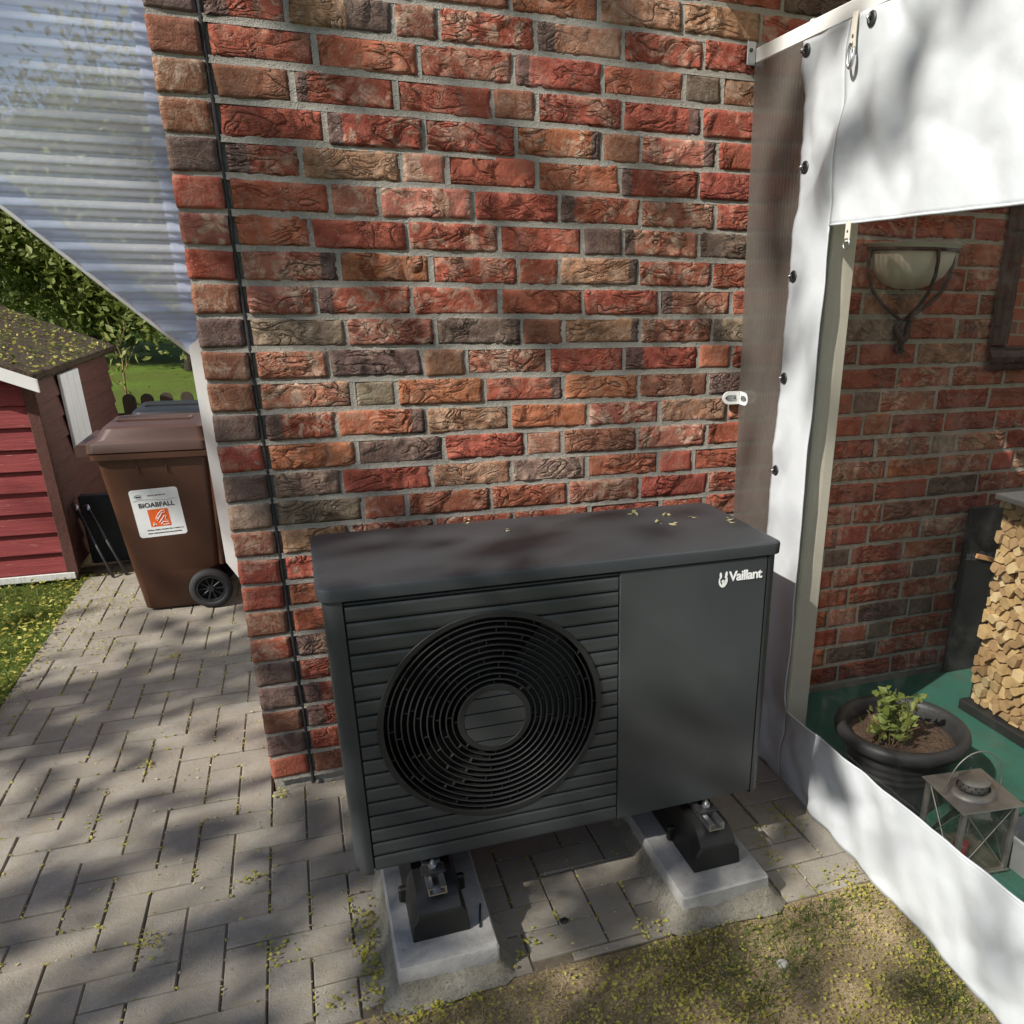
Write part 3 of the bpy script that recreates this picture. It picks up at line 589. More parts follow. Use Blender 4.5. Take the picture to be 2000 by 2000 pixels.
post(UX0 + .004, .2615, True); post(1.2835, UX1 - .004, False)
fp = MB().box(.8835, 1.2805, UYF + .0005, UYF + .02, UZB + .001, UZT - .0335, .0025).build('front_panel', 'anthracite', hp)
MB().box(.24, 1.30, UYF + .012, UYF + .03, UZB, UZT - .03).build('frame', 'groove_black', hp) if False else None
MB().box(.875, 1.30, UYF + .014, UYF + .03, UZB + .004, UZT - .03).build('frame', 'groove_black', hp)
# fan opening: duct, rings, centre disc, blades
def ringprof(r0, r1, y0, y1, n=72):
    m = MB(); mt = Matrix.Translation((CXF, 0, CZF)) @ Matrix.Rotation(PI / 2, 4, 'X')   # lathe z -> -y
    e = min(.0012, (r1 - r0) * .3)
    m.lathe([(r0, -y1), (r0, -y0 - e), (r0 + e, -y0), (r1 - e, -y0), (r1, -y0 - e), (r1, -y1)], n, mat=mt); return m
du = MB(); mt = Matrix.Translation((CXF, 0, CZF)) @ Matrix.Rotation(PI / 2, 4, 'X')
du.lathe([(RF + .001, -(UYF + .001)), (RF - .004, -(UYF + .012)), (RF - .008, -(UYF + .05)), (RF - .004, -(UYF + .17)), (.02, -(UYF + .175))], 72, mat=mt); du.build('fan_duct', 'void_black', hp, smooth=True)
outer = ringprof(RF - .012, RF + .0015, UYF - .003, UYF + .012); outer.build('grille_rim', 'black_plastic', hp, auto=30)
NR = 12; pitch = (RF - .012 - .088) / (NR - .5)
for i in range(NR):
    r1 = RF - .012 - pitch * (i + .62); r0 = r1 - .0030
    dome = -.001 - .0025 * math.sin(PI * .5 * (i + 1) / NR)
    m = ringprof(r0, r1, UYF + dome, UYF + dome + .017)
    ns = 11 if i < 4 else (10 if i < 8 else 8)
    for k in range(ns):
        t = 2 * PI * (k + .37 * i + .12 * math.sin(i * 2.1)) / ns; rr0, rr1 = r1 - .0005, r1 + pitch - .0019
        mt2 = Matrix.Translation((CXF, 0, CZF)) @ Matrix.Rotation(-t, 4, 'Y')
        m.box(rr0, rr1, UYF + dome + .002, UYF + dome + .013, -.0008, .0008, mat=mt2)
    m.build('grille_ring', 'black_plastic', hp, auto=30)
cdr = .0735
ringprof(cdr, .0875, UYF - .0055, UYF + .012).build('hub_ring', 'black_plastic', hp, auto=30)
hub = thing_hub = None
hz = [CZF - cdr, CZF - .0565, CZF - .019, CZF + .0185, CZF + .056, CZF + cdr]
for a, b in zip(hz[:-1], hz[1:]):
    m = MB(); lv = np.linspace(a + (.002 if a > CZF - cdr else .0004), b - (.002 if b < CZF + cdr else .0004), 7); h = [math.sqrt(max(1e-8, cdr ** 2 - (z - CZF) ** 2)) for z in lv]; y = UYF - .004
    for z0, z1, h0, h1 in zip(lv[:-1], lv[1:], h[:-1], h[1:]): m.add([(CXF - h0, y, z0), (CXF + h0, y, z0), (CXF + h1, y, z1), (CXF - h1, y, z1)], [(0, 1, 2, 3)])
    for z, hh in ((lv[0], h[0]), (lv[-1], h[-1])): m.add([(CXF - hh, y, z), (CXF + hh, y, z), (CXF + hh, y + .005, z), (CXF - hh, y + .005, z)], [(0, 1, 2, 3)])
    m.build('hub_slat', 'anthracite', hp)
hbk = MB(); hbk.lathe([(cdr + .001, -(UYF + .001)), (.001, -(UYF + .001))], 48, mat=mt); hbk.build('hub_backing', 'groove_black', hp)
fan = MB(); fan.lathe([(.001, -(UYF + .07)), (.06, -(UYF + .072)), (.07, -(UYF + .085)), (.07, -(UYF + .14))], 32, mat=mt)
for k in range(3):
    def bl(u, v, k=k):
        rr = .06 + .185 * u; a = k * 2 * PI / 3 + .25 * u + (v - .5) * (1.5 - .35 * u)
        return (CXF + rr * math.cos(a), UYF + .075 + .06 * (v), CZF + rr * math.sin(a))
    fan.grid(bl, np.linspace(0, 1, 8), np.linspace(0, 1, 8))
fan.build('fan', 'black_plastic', hp, smooth=True)
# maker's mark on the front panel
LX, LZ = 1.1735, .8585; fm = Matrix.Translation((LX, UYF - .0006, LZ)) @ Matrix.Rotation(PI / 2, 4, 'X')
text('lettering', 'Vaillant', .0355, 'white_print', hp, fm, extrude=.0006, offset=.0007, spacing=.90)
em = MB(); ex, ez = 1.1565, .8645
def egg(a): return ((.0125 + .001 * math.sin(a)) * math.cos(a), .0165 * math.sin(a) - .004)
nseg = 26
for k in range(nseg):          # egg-shaped ring, open at the top between the ears
    a0, a1 = math.radians(112) + math.radians(316) * k / nseg, math.radians(112) + math.radians(316) * (k + 1) / nseg
    o0, o1 = egg(a0), egg(a1); wd = .62 if k > 4 else .70
    em.add([(ex + o0[0], UYF - .001, ez + o0[1]), (ex + o1[0], UYF - .001, ez + o1[1]), (ex + o1[0] * wd, UYF - .001, ez - .004 + (o1[1] + .004) * wd), (ex + o0[0] * wd, UYF - .001, ez - .004 + (o0[1] + .004) * wd)], [(0, 1, 2, 3)])
def blob(cx, cz, rx, rz, rot=0, n=14):
    b = [(cx + rx * math.cos(t) * math.cos(rot) - rz * math.sin(t) * math.sin(rot), UYF - .0012, cz + rx * math.cos(t) * math.sin(rot) + rz * math.sin(t) * math.cos(rot)) for t in np.linspace(0, 2 * PI, n, endpoint=False)]
    em.add(b, [tuple(range(n))])
blob(ex - .0075, ez + .0115, .0034, .0085, .12); blob(ex + .0078, ez + .0125, .0036, .0085, -.08); blob(ex + .003, ez - .0105, .0062, .0055); blob(ex - .001, ez - .004, .0036, .004); blob(ex + .0065, ez - .004, .003, .0042)
em.build('emblem', 'white_print', hp)
# pipe stub and screws at the back edge
MB().tube([(1.20, -.40, .36), (1.20, -.30, .36), (1.20, -.0, .36)], .024, 12).build('pipe', 'black_rubber', hp, smooth=True)

# feet, pads
def foot_set(xc, lab, padx0, padx1, hx0, hx1, lab2):
    pad = thing('concrete_pad', lab2, 'concrete pad', ((padx0 + padx1) / 2, -.7, 0), 'concrete pads under the heat pump')
    def slab(i, z): return [(x + .004 * noise.noise(Vector((x * 9, y * 9, z * 30))), y + .004 * noise.noise(Vector((x * 9, y * 9, 5 + z * 30))), z + .0015 * noise.noise(Vector((x * 25, y * 25, 1)))) for x, y, _ in rrect(padx0 + i, padx1 - i, -1.018 + i, -.34 - i, .008, z, 2)]
    m = MB(); lp = []
    for i, z in ((-.002, 0), (.0, .05), (.001, .082), (.005, .087)): lp.append(slab(i, z))
    m.loft(lp); m.build('block', 'pad_concrete', pad, auto=40)
    hm = MB(); n = 220
    def hau(k, t):      # haunch of rough mortar around the block: t 0 on the block, 1 on the paving
        a = 2 * PI * k / n; cx, cy = (padx0 + padx1) / 2, -.68; hx, hy = (padx1 - padx0) / 2, .338
        dx, dy = math.cos(a), math.sin(a); s = 1 / max(abs(dx) / hx, abs(dy) / hy)
        wv = noise.noise(Vector((math.cos(a) * 2.4 + xc, math.sin(a) * 2.4, 3))) * .5 + .5
        out = (.008 + .030 * wv + (.018 if dy < -.8 else 0)) * t
        z = (.044 + .03 * (wv - .4)) * (1 - t) ** 1.4 + .002 - .004 * t + .006 * noise.noise(Vector((dx * s * 40, dy * s * 40, t * 3 + xc))) * (1 - t * .7) + .0045 * noise.noise(Vector((dx * s * 110, dy * s * 110, t * 9 + xc))) * (1 - t * .8)
        ox = dx * s; oy = dy * s
        if abs(abs(ox) - hx) < 1e-4: ox += math.copysign(out, ox); oy += dy * out * .6
        else: oy += math.copysign(out, oy); ox += dx * out * .9
        return (cx + ox, cy + oy, z)
    hm.grid(lambda k, t: hau(k, t), list(range(n + 1)), np.linspace(0, 1, 14)); hm.build('mortar_haunch', 'sloppy_mortar', pad, smooth=True)
    ft = thing('rubber_foot', lab, 'mounting foot', (xc, -.7, .1), 'rubber feet under the heat pump')
    def sec(y, top, wt, wb, z0=.0875):
        h = top - z0
        return [(xc - wb, y, z0), (xc - wb, y, z0 + h * .22), (xc - wt - .012, y, z0 + h * .72), (xc - wt, y, top), (xc + wt, y, top), (xc + wt + .012, y, z0 + h * .72), (xc + wb, y, z0 + h * .22), (xc + wb, y, z0)]
    m = MB(); m.loft([sec(-.940, .150, .050, .066), sec(-.936, .160, .050, .0675), sec(-.905, .186, .049, .068), sec(-.885, .194, .047, .068), sec(-.46, .196, .045, .068), sec(-.43, .165, .05, .066)]); m.build('rubber_body', 'black_rubber', ft, auto=28)
    for s in (-1, 1):
        m = MB(); m.box(xc + s * .070 - .012, xc + s * .070 + .012, -.80, -.78, .092, .136, .004); m.build('lug', 'black_rubber', ft)
    rl = MB()
    y0, y1 = -.925, -.43; z = .1975; wv2 = .0215
    rl.box(xc - wv2, xc + wv2, y0, y1, z, z + .003); rl.box(xc - wv2, xc - wv2 + .003, y0, y1, z + .0031, z + .021); rl.box(xc + wv2 - .003, xc + wv2, y0, y1, z + .0031, z + .021)
    rl.box(xc - wv2 + .0031, xc - .0085, y0, y1, z + .018, z + .0208); rl.box(xc + .0085, xc + wv2 - .0031, y0, y1, z + .018, z + .0208)
    rl.build('mounting_rail', 'aluminium', ft)
    MB().box(xc - .028, xc + .028, -.875, -.84, z + .0212, z + .027, .001).build('unit_bracket', 'black_plastic', ft)
    m = MB(); m.lathe([(.0005, .024), (.004, .024), (.004, .014), (.011, .014), (.011, .006), (.009, .0005), (.0, .0005)], 6, (xc, -.857, z + .027)); m.build('bolt', 'zinc', ft)
    m = MB(); m.lathe([(.0005, .016), (.006, .016), (.0075, .008), (.0075, 0)], 6, (xc - .052, -.80, .138)); m.build('lug_bolt', 'zinc', ft)
foot_set(.395, 'black rubber foot with metal rail under the fan side of the heat pump', .282, .517, .22, .56, 'concrete pad with rough mortar under the fan side of the heat pump')
foot_set(1.128, 'black rubber foot with metal rail under the logo side of the heat pump', .992, 1.247, .93, 1.3, 'concrete pad with rough mortar under the logo side of the heat pump')
MB().tube([(.485, -.945, .0905), (.495, -.895, .091), (.502, -.865, .0905)], .0022, 6).build('cable_tie', 'black_plastic')
tag(bpy.data.objects['cable_tie'], 'short black cable end lying on the concrete pad beside the rubber foot', 'cable tie')
MB().lathe([(.0005, .008), (.008, .007), (.012, .003), (.011, 0)], 10, (.71, -.90, .0)).build('pebble', 'black_rubber', smooth=True)
tag(bpy.data.objects['pebble'], 'small black lump on the paving between the concrete pads', 'pebble')

# ================================================================== AWNING SIDE: FRAME, POLYCARBONATE, TARPAULIN
fr = thing('awning_frame', 'white metal awning rail and post fixed to the brick wall', 'awning frame', (1.63, -.02, 0))
MB().box(1.600, 1.640, -4.2, -.012, 2.150, 2.190, .003).build('top_rail', 'white_paint', fr)
MB().box(1.604, 1.636, -.305, -.29, 2.146, 2.196, .002).build('rail_joint', 'white_paint', fr)
wb = MB(); wb.box(1.572, 1.600, -.0135, -.009, 2.145, 2.205, .001); wb.build('wall_bracket', 'zinc', fr)
m = MB(); m.lathe([(.0005, .004), (.005, .003), (.006, 0)], 10, mat=Matrix.Translation((1.584, -.0135, 2.183)) @ Matrix.Rotation(PI / 2, 4, 'X')); m.build('screw', 'dark_steel', fr)
MB().box(1.610, 1.690, -.480, -.430, .0, 2.149, .004).build('post', 'cream_shaded_white', fr)  # white post, its shade put into the colour
MB().box(1.640, 1.690, -2.75, -2.70, .0, 2.149, .004).build('post', 'cream_shaded_white', fr)
tr_ = thing('shade_roof', 'pale unseen roof added over the turf to shade the wall behind the tarpaulin', 'roof', (3.0, -2.1, 2.4))
MB().box(1.41, 4.62, -4.3, -.02, 2.375, 2.40, .003).build('shade_roof_sheet', 'opal_sheet', tr_)  # unseen roof, added and sized to keep sun off the inside wall
for y_ in (-1.0, -2.0, -3.1, -4.2): MB().box(1.54, 4.60, y_ - .03, y_ + .03, 2.31, 2.374, .003).build('shade_roof_rafter', 'cream_shaded_white', tr_)
pc = thing('polycarbonate_panel', 'smoky ribbed twin wall polycarbonate panel between brick wall and white tarpaulin', 'panel', (1.62, -.15, 0))
def lean(z): return 1.617 + .0105 * (1.5 - z) * 0 + .017 - .016 * z
m = MB()
for d in (0, .010): m.add([(lean(.02) + d, -.012, .02), (lean(.02) + d, -.42, .02), (lean(2.15) + d, -.42, 2.149), (lean(2.15) + d, -.012, 2.149)], [(0, 1, 2, 3)])
m.build('sheet', 'polycarbonate', pc)
for y in np.arange(-.014, -.42, -.0112):
    pass
m = MB()
for y in np.arange(-.014, -.42, -.0185):
    for z0, z1 in ((.02, 2.149),):
        m.add([(lean(z0) + .0006, y, z0), (lean(z0) + .0094, y, z0), (lean(z1) + .0094, y, z1), (lean(z1) + .0006, y, z1)], [(0, 1, 2, 3)])
ro = m.build('rib', 'polycarbonate_rib', pc); ro['kind'] = 'stuff'
cl = thing('wall_clip', 'white slotted hinge clip joining the polycarbonate panel to the wall', 'clip', (1.6, -.01, 1.195))
def clipmesh(side):
    m = MB(); pts = []
    L, H = .058, .021
    prof = [(0, H)] + [(L - H + H * math.sin(t), H * math.cos(t)) for t in np.linspace(0, PI, 9)] + [(0, -H)]
    def P(l, h, n):
        if side == 'w': return (1.612 - l * 1.05, -.014 - n, 1.196 + h)
        return (1.612 - n * .5 + .004 - .016 * 0, -.014 - n * .3 - l, 1.196 + h - l * .03) if True else None
    n = len(prof); m.loft([[P(l, h, k) for l, h in prof] for k in (0, .004)]); m.build('leaf', 'white_paint', cl)
    m = MB(); m.loft([[P(.012 + (l) * .62, h * .45, k) for l, h in prof] for k in (.0041, .0052)]); m.build('slot_plate', 'zinc', cl)
    for l in (.016, .046):
        m = MB(); c0 = Vector(P(l, 0, .0053)); ax = Vector((0, -1, 0)) if side == 'w' else Vector((-1, 0, 0)); a = Vector((1, 0, 0)) if side == 'w' else Vector((0, 1, 0)); b = Vector((0, 0, 1))
        m.loft([[tuple(c0 + ax * d + (a * math.cos(t) + b * math.sin(t)) * r for t in np.linspace(0, 2 * PI, 9)[:-1]) if False else tuple(c0 + ax * d + (a * math.cos(t) + b * math.sin(t)) * r) for t in np.linspace(0, 2 * PI, 9)[:-1]] for d, r in ((0, .0045), (.0022, .003))]); m.build('screw', 'dark_steel', cl)
clipmesh('w'); clipmesh('p')

# tarpaulin with clear window
def ty(y, z):        # plane of the sheet with its folds
    x = 1.604 - (1 - z / 2.15) * (.018 + .045 * max(0, -y - .4))
    q = Vector((0, y, z))
    up = max(0, min(1, (z - 1.62) / .2)); lo = max(0, min(1, (.42 - z) / .2)); side = max(0, min(1, (y + .56) / .06))
    # broad diagonal folds in the valance, tight creases on the lacing edge, cross folds at the foot
    d1 = y * .82 + z * .55; d2 = y * .75 - z * .62
    rdg = lambda v: (1 - abs(v) * 2.4) if abs(v) < .42 else 0
    x += up * (.016 * noise.noise(Vector((d1 * 6, d2 * 2.2, 1))) + .012 * rdg(noise.noise(Vector((d1 * 7.5, d2 * 2.0, 31)))) + .010 * rdg(noise.noise(Vector((d1 * 2.4, d2 * 8, 14)))) + .0025 * noise.noise(q * 22))
    x += side * (.0055 * noise.noise(Vector((y * 5, z * 6, 11))) + .0035 * noise.noise(Vector((y * 18, z * 30, 2))) * max(0, min(1, (y + .42) / .1)) + .003 * noise.noise(Vector((y * 12, z * 12, 7))))
    x += lo * (.008 * rdg(noise.noise(Vector((y * 5 + z * 5, z * 4, 51)))) + .010 * noise.noise(Vector((y * 6 + z * 4, z * 3, 21))) + .006 * noise.noise(Vector((y * 11 - z * 8, z * 2, 5))) + .002 * noise.noise(q * 24) - .014 * max(0, (.2 - z)) / .2 * noise.noise(Vector((y * 3, 0, 3))))
    return x - .004 - .026 * z / 2.15
def zlow(y): return .262 + .058 * (-y - .5)
tp = thing('tarpaulin', 'white tarpaulin side curtain with a clear window, laced along its wall edge', 'tarpaulin', (1.58, -1.3, 0))
def edge(z): return -.292 - .020 * min(1, max(0, (2.15 - z) / .25)) - .022 * math.exp(-((z - 1.6) / .5) ** 2) + .002 * noise.noise(Vector((0, 0, z * 14)))
def inner(z): return -.512 - .006 * noise.noise(Vector((0, 3, z * 5)))
m = MB(); zs = np.concatenate([np.linspace(.004, .3, 22), np.linspace(.315, 1.69, 96), np.linspace(1.7, 2.142, 40)])
m.grid(lambda u, z: (ty(edge(z) * (1 - u) + inner(z) * u, z), edge(z) * (1 - u) + inner(z) * u, z), np.linspace(0, 1, 20), zs)
yr = np.concatenate([[0], np.linspace(.012, 2.2, 150)])
m.grid(lambda u, z: (ty(inner(z) - u, z), inner(z) - u, z), yr, np.linspace(1.692, 2.142, 44))
m.grid(lambda u, v: (ty(inner(.2) - u, v * zlow(inner(.2) - u) + .004), inner(.2) - u, v * zlow(inner(.2) - u) + .004), yr, np.linspace(0, 1, 24))
o = m.build('border', 'pvc_white', tp, smooth=True); md = o.modifiers.new('thick', 'SOLIDIFY'); md.thickness = .0012; md.offset = 0
# welted hems around the window and the outer edges
def hem(pts, r=.0035): return MB().tube(pts, r, 6).build('hem', 'pvc_white', tp, smooth=True)
hem([(ty(inner(z), z) - .001, inner(z), z) for z in np.linspace(.27, 1.69, 70)], .0028)
hem([(ty(-.512 - u, 1.692) - .001, -.512 - u, 1.692) for u in np.linspace(0, 2.2, 80)])
hem([(ty(-.512 - u, zlow(-.512 - u)) - .001, -.512 - u, zlow(-.512 - u) + .002) for u in np.linspace(0, 2.2, 80)])
m = MB(); m.grid(lambda u, v: (ty(-.512 - u, .8) * .35 + (1.601 - (1 - v) * (.015 + .04 * u)) * .65 + .004 + .0012 * noise.noise(Vector((u * 3, v * 4, 0))), -.509 - u, zlow(-.51 - u) + v * (1.695 - zlow(-.51 - u))), np.linspace(0, 2.2, 60), np.linspace(0, 1, 40)); m.build('clear_window', 'clear_film', tp, smooth=True)
for (y, z) in ((-.318, 2.118), (-.352, 1.843), (-.357, 1.569), (-.350, 1.291), (-.340, 1.015), (-.336, .74), (-.336, .46), (-.605, 2.120), (-1.2, 2.12), (-1.8, 2.12)):
    x = ty(y, z); mt3 = Matrix.Translation((x - .002, y, z)) @ Matrix.Rotation(-PI / 2, 4, 'Y')
    e = MB(); e.lathe([(.0085, -.002), (.0085, .0005), (.010, .0022), (.015, .0018), (.0165, 0), (.0165, -.002)], 20, mat=mt3); eo = e.build('eyelet', 'dark_steel', tp, smooth=True)
    MB().lathe([(.0084, .0), (.0003, .0)], 16, mat=mt3).build('eyelet_hole', 'void_black', eo)
    MB().tube([(x - .006, y + .002, z + .004), (x - .014, y + .004, z + .001), (x - .012, y + .012, z - .002), (x + .006, y + .024, z - .001)] if y > -.5 else [(x - .006, y, z + .008), (x - .014, y, z), (x - .006, y, z - .008)], .0028, 6).build('hook', 'zinc', eo, smooth=True)
# strap with snap hook, strap with D ring
st = thing('snap_hook_strap', 'white strap with a metal snap hook hanging on the tarpaulin top', 'strap', (1.59, -.548, 2.1))
x = ty(-.548, 2.08) - .009
m = MB(); m.grid(lambda u, v: (x - .002 * math.sin(v * 3), -.548 + (u - .5) * .021, 2.148 - v * .075), [0, 1], np.linspace(0, 1, 8)); so2 = m.build('strap', 'cream_shaded_white', st); so2.modifiers.new('t', 'SOLIDIFY').thickness = .002
MB().lathe([(.0005, .003), (.004, .002), (.005, 0)], 10, mat=Matrix.Translation((x - .003, -.548, 2.098)) @ Matrix.Rotation(-PI / 2, 4, 'Y')).build('rivet', 'zinc', st)
MB().tube([(x - .005, -.548 + .012 * math.cos(t), 2.058 + .026 * math.sin(t)) for t in np.linspace(PI * .8, PI * 2.55, 22)], .0035, 8).build('snap_hook', 'zinc', st, smooth=True)
MB().tube([(x - .005, -.558, 2.066), (x - .006, -.552, 2.046), (x - .005, -.548, 2.033)], .003, 8).build('gate', 'zinc', st, smooth=True)
st = thing('d_ring_strap', 'small white strap with a metal ring on the clear window corner', 'strap', (1.59, -.602, 1.66))
x = ty(-.602, 1.69) - .006
m = MB(); m.grid(lambda u, v: (x - .001, -.602 + (u - .5) * .020, 1.694 - v * .045), [0, 1], np.linspace(0, 1, 4)); so2 = m.build('strap', 'cream_shaded_white', st); so2.modifiers.new('t', 'SOLIDIFY').thickness = .002
MB().lathe([(.0005, .003), (.003, .002), (.004, 0)], 10, mat=Matrix.Translation((x - .002, -.602, 1.672)) @ Matrix.Rotation(-PI / 2, 4, 'Y')).build('rivet', 'dark_steel', st)
MB().tube([(x - .003, -.602 + .0125 * math.cos(t), 1.643 + .0125 * math.sin(t)) for t in np.linspace(0, 2 * PI, 20)[:-1]], .0019, 6, closed=True).build('ring', 'zinc', st, smooth=True)

# ================================================================== INSIDE THE AWNING
ws = thing('wall_sconce', 'half bowl wall sconce of milky glass in a dark iron bracket', 'wall lamp', (2.245, 0, 1.5))
bp_ = [(.001, -.158), (.05, -.154), (.095, -.136), (.13, -.105), (.152, -.06), (.16, -.02), (.166, 0), (.186, .018), (.189, .02), (.183, .019), (.160, .003), (.155, -.02), (.147, -.058), (.125, -.10), (.09, -.13), (.05, -.148), (.001, -.152)]
mtb = Matrix.Translation((2.245, -.003, 1.668)) @ Matrix.Diagonal((1, .85, .80, 1))
m = MB(); m.lathe(bp_, 28, a0=PI, a1=2 * PI, mat=mtb); m.build('glass_bowl', 'milk_glass', ws, smooth=True)
MB().tube([tuple(mtb @ Vector((.168 * math.cos(t), .168 * math.sin(t), -.004))) for t in np.linspace(PI, 2 * PI, 26)], .006, 8).build('rim_band', 'iron', ws, smooth=True)
for a in (PI * 1.04, PI * 1.5, PI * 1.96):
    m = MB(); m.tube([(2.245 + r * math.cos(a), -.003 + .85 * r * math.sin(a) - .012 * (1 - r / .17), 1.668 + z) for r, z in ((.172, -.004), (.178, -.04), (.172, -.085), (.145, -.135), (.10, -.175), (.05, -.205), (.015, -.225))], .0065, 8); m.build('bracket_arm', 'iron', ws, smooth=True)
for s in (-1, 1):
    m = MB(); m.tube([(2.245 + s * (.004 + .020 * math.sin(PI * (i / 12) * 1.4 + (.4 if s > 0 else 0))), -.022 - .008 * math.cos(i * .9 * s), 1.45 - .118 * i / 12) for i in range(13)], [.006 + .006 * math.sin(PI * i / 12) for i in range(13)], 8); m.build('twisted_stem', 'iron', ws, smooth=True)
MB().tube([(2.245, -.02, 1.34), (2.245, -.018, 1.33)], .014, 10).build('finial', 'iron', ws)

mi = thing('framed_mirror', 'dark carved wooden mirror frame on the brick wall reflecting sunlit bricks', 'mirror', (3.0, -.02, 1.6))
for nm, (x0, x1, z0, z1) in {'frame_side': (2.648, 2.735, 1.355, 2.05), 'frame_bottom': (2.648, 3.40, 1.262, 1.3545), 'frame_side_far': (3.313, 3.40, 1.355, 2.05), 'frame_top': (2.648, 3.40, 2.0505, 2.14)}.items():
    n = nm.replace('_far', ''); vert = 'side' in n
    pr = [(0, -.012), (.006, -.022), (.022, -.024), (.03, -.036), (.05, -.042), (.062, -.034), (.072, -.026), (.080, -.026), (.087, -.012)]
    m = MB()
    def fnm(u, i):
        off, y = pr[i]; wv = .004 * noise.noise(Vector((u * 26, i * .7, 3))) + .003 * noise.noise(Vector((u * 60, i, 9)))
        if vert: return ((x0 + off) if x0 < 3 else (x1 - off), y + wv, u)
        return (u, y + wv, (z0 + off) if z0 < 1.5 else (z1 - off))
    m.grid(fnm, np.linspace(z0, z1, 60) if vert else np.linspace(x0, x1, 64), list(range(len(pr)))); m.build(n, 'mirror_wood', mi)
MB().box(2.73, 3.318, -.014, -.009, 1.35, 2.055).build('mirror_glass', 'mirror_glass', mi)

bb = thing('black_board', 'black board standing against the brick wall behind the firewood', 'board', (2.9, -.02, 0))
MB().box(2.685, 3.12, -.030, -.012, .006, .735, .004).build('panel', 'black_board', bb)
MB().box(2.745, 2.86, -.040, -.0305, .505, .525, .002, Matrix.Translation((2.8, 0, .515)) @ Matrix.Rotation(.28, 4, 'Y') @ Matrix.Translation((-2.8, 0, -.515))).build('wooden_strip', 'orange_wood', bb)
MB().box(2.77, 2.85, -.036, -.0305, .545, .60, .001).build('plate', 'dark_steel', bb)

# firewood: packed split logs, every log on its own
rk = thing('firewood_rack', 'low dark firewood rack with a pale board on top', 'rack', (2.68, -.85, 0))
LX0, LY0, LY1, LZ0, LZ1 = 2.533, -.72, -.325, .052, .845
MB().box(2.515, 2.86, LY0 - .04, LY1 + .02, .006, .048, .004).build('base', 'black_board', rk)
MB().box(2.50, 2.88, LY0 - .02, LY1 + .008, .852, .872, .003).build('top_board', 'grey_board', rk)
MB().box(2.56, 2.84, LY1 + .002, LY1 + .012, .049, .85, .002).build('side_sheet', 'black_board', rk)
for yy in (LY0 - .035,): MB().box(2.54, 2.86, yy, yy + .02, .049, .85, .002).build('upright', 'black_board', rk)
RL = random.Random(5); pts = []
tries = 0
while len(pts) < 230 and tries < 20000:
    tries += 1; p = (RL.uniform(LY0, LY1), RL.uniform(LZ0, LZ1)); mn = RL.choice([.024, .030, .038])
    if all((p[0] - q[0]) ** 2 + (p[1] - q[1]) ** 2 > mn * mn for q in pts): pts.append(p)
def clip_poly(poly, px, pz, nx, nz):
    out = []
    for i in range(len(poly)):
        a, b = poly[i], poly[(i + 1) % len(poly)]; da = (a[0] - px) * nx + (a[1] - pz) * nz; db = (b[0] - px) * nx + (b[1] - pz) * nz
        if da <= 0: out.append(a)
        if da * db < 0: t = da / (da - db); out.append((a[0] + (b[0] - a[0]) * t, a[1] + (b[1] - a[1]) * t))
    return out
for i, p in enumerate(pts):
    poly = [(LY0, LZ0), (LY1, LZ0), (LY1, LZ1), (LY0, LZ1)]
    for j, q in enumerate(pts):
        if i == j: continue
        dx, dz = q[0] - p[0], q[1] - p[1]
        if dx * dx + dz * dz > .03: continue
        poly = clip_poly(poly, (p[0] + q[0]) / 2, (p[1] + q[1]) / 2, dx, dz)
        if len(poly) < 3: break
    if len(poly) < 3: continue
    cx = sum(a[0] for a in poly) / len(poly); cz = sum(a[1] for a in poly) / len(poly); k = RL.uniform(.80, .93)
    lp = []
    for a, b in zip(poly, poly[1:] + poly[:1]):
        if (a[0] - b[0]) ** 2 + (a[1] - b[1]) ** 2 < 1e-5: continue
        lp.append((a[0] * .93 + b[0] * .07, a[1] * .93 + b[1] * .07)); lp.append((a[0] * .5 + b[0] * .5 + RL.gauss(0, .0014), a[1] * .5 + b[1] * .5 + RL.gauss(0, .0014)))
    lp = [((y - cx) * k, (z - cz) * k) for y, z in lp]; xf = RL.uniform(-.012, .022); tl = (RL.gauss(0, .10), RL.gauss(0, .10))
    m = MB(); m.loft([[(xf + y * tl[0] + z * tl[1] + .002, y, z) for y, z in lp], [(.26, y, z) for y, z in lp]])
    if len(m.v) < 6: continue
    o = m.build('firewood_log', RL.choice(['log_end', 'log_end', 'log_end_pale', 'log_end_dark', 'log_end_dark'])); o.location = (LX0, cx, cz)
    tag(o, 'split firewood log stacked in the rack behind the clear window', 'log', 'split logs stacked in the firewood rack')

# planter
PX, PY = 1.885, -.712
pl = thing('planter', 'round charcoal planter with thick rim and soil behind the clear window', 'planter', (PX, PY, .004))
m = MB(); m.lathe([(.001, .0), (.150, .0), (.156, .004), (.168, .07), (.176, .12), (.181, .124), (.179, .13), (.183, .145), (.187, .149), (.185, .155), (.188, .17), (.192, .174), (.190, .18), (.195, .205), (.20, .212), (.224, .216), (.236, .226), (.240, .240), (.235, .254), (.222, .262), (.206, .260), (.196, .248), (.19, .22), (.188, .2)], 56, (PX, PY, .006)); m.v = [(PX + (a - PX) * .87, PY + (b - PY) * .87, c_) for a, b, c_ in m.v]; m.build('pot', 'planter_plastic', pl, smooth=True)
m = MB(); m.grid(lambda r, a: (PX + r * math.cos(a), PY + r * math.sin(a), .222 + .012 * noise.noise(Vector((r * 30 * math.cos(a), r * 30 * math.sin(a), 2))) - .012 * (r / .19) ** 4), np.linspace(.001, .166, 14), np.linspace(0, 2 * PI, 41)); m.build('soil', 'potting_soil', pl, smooth=True)
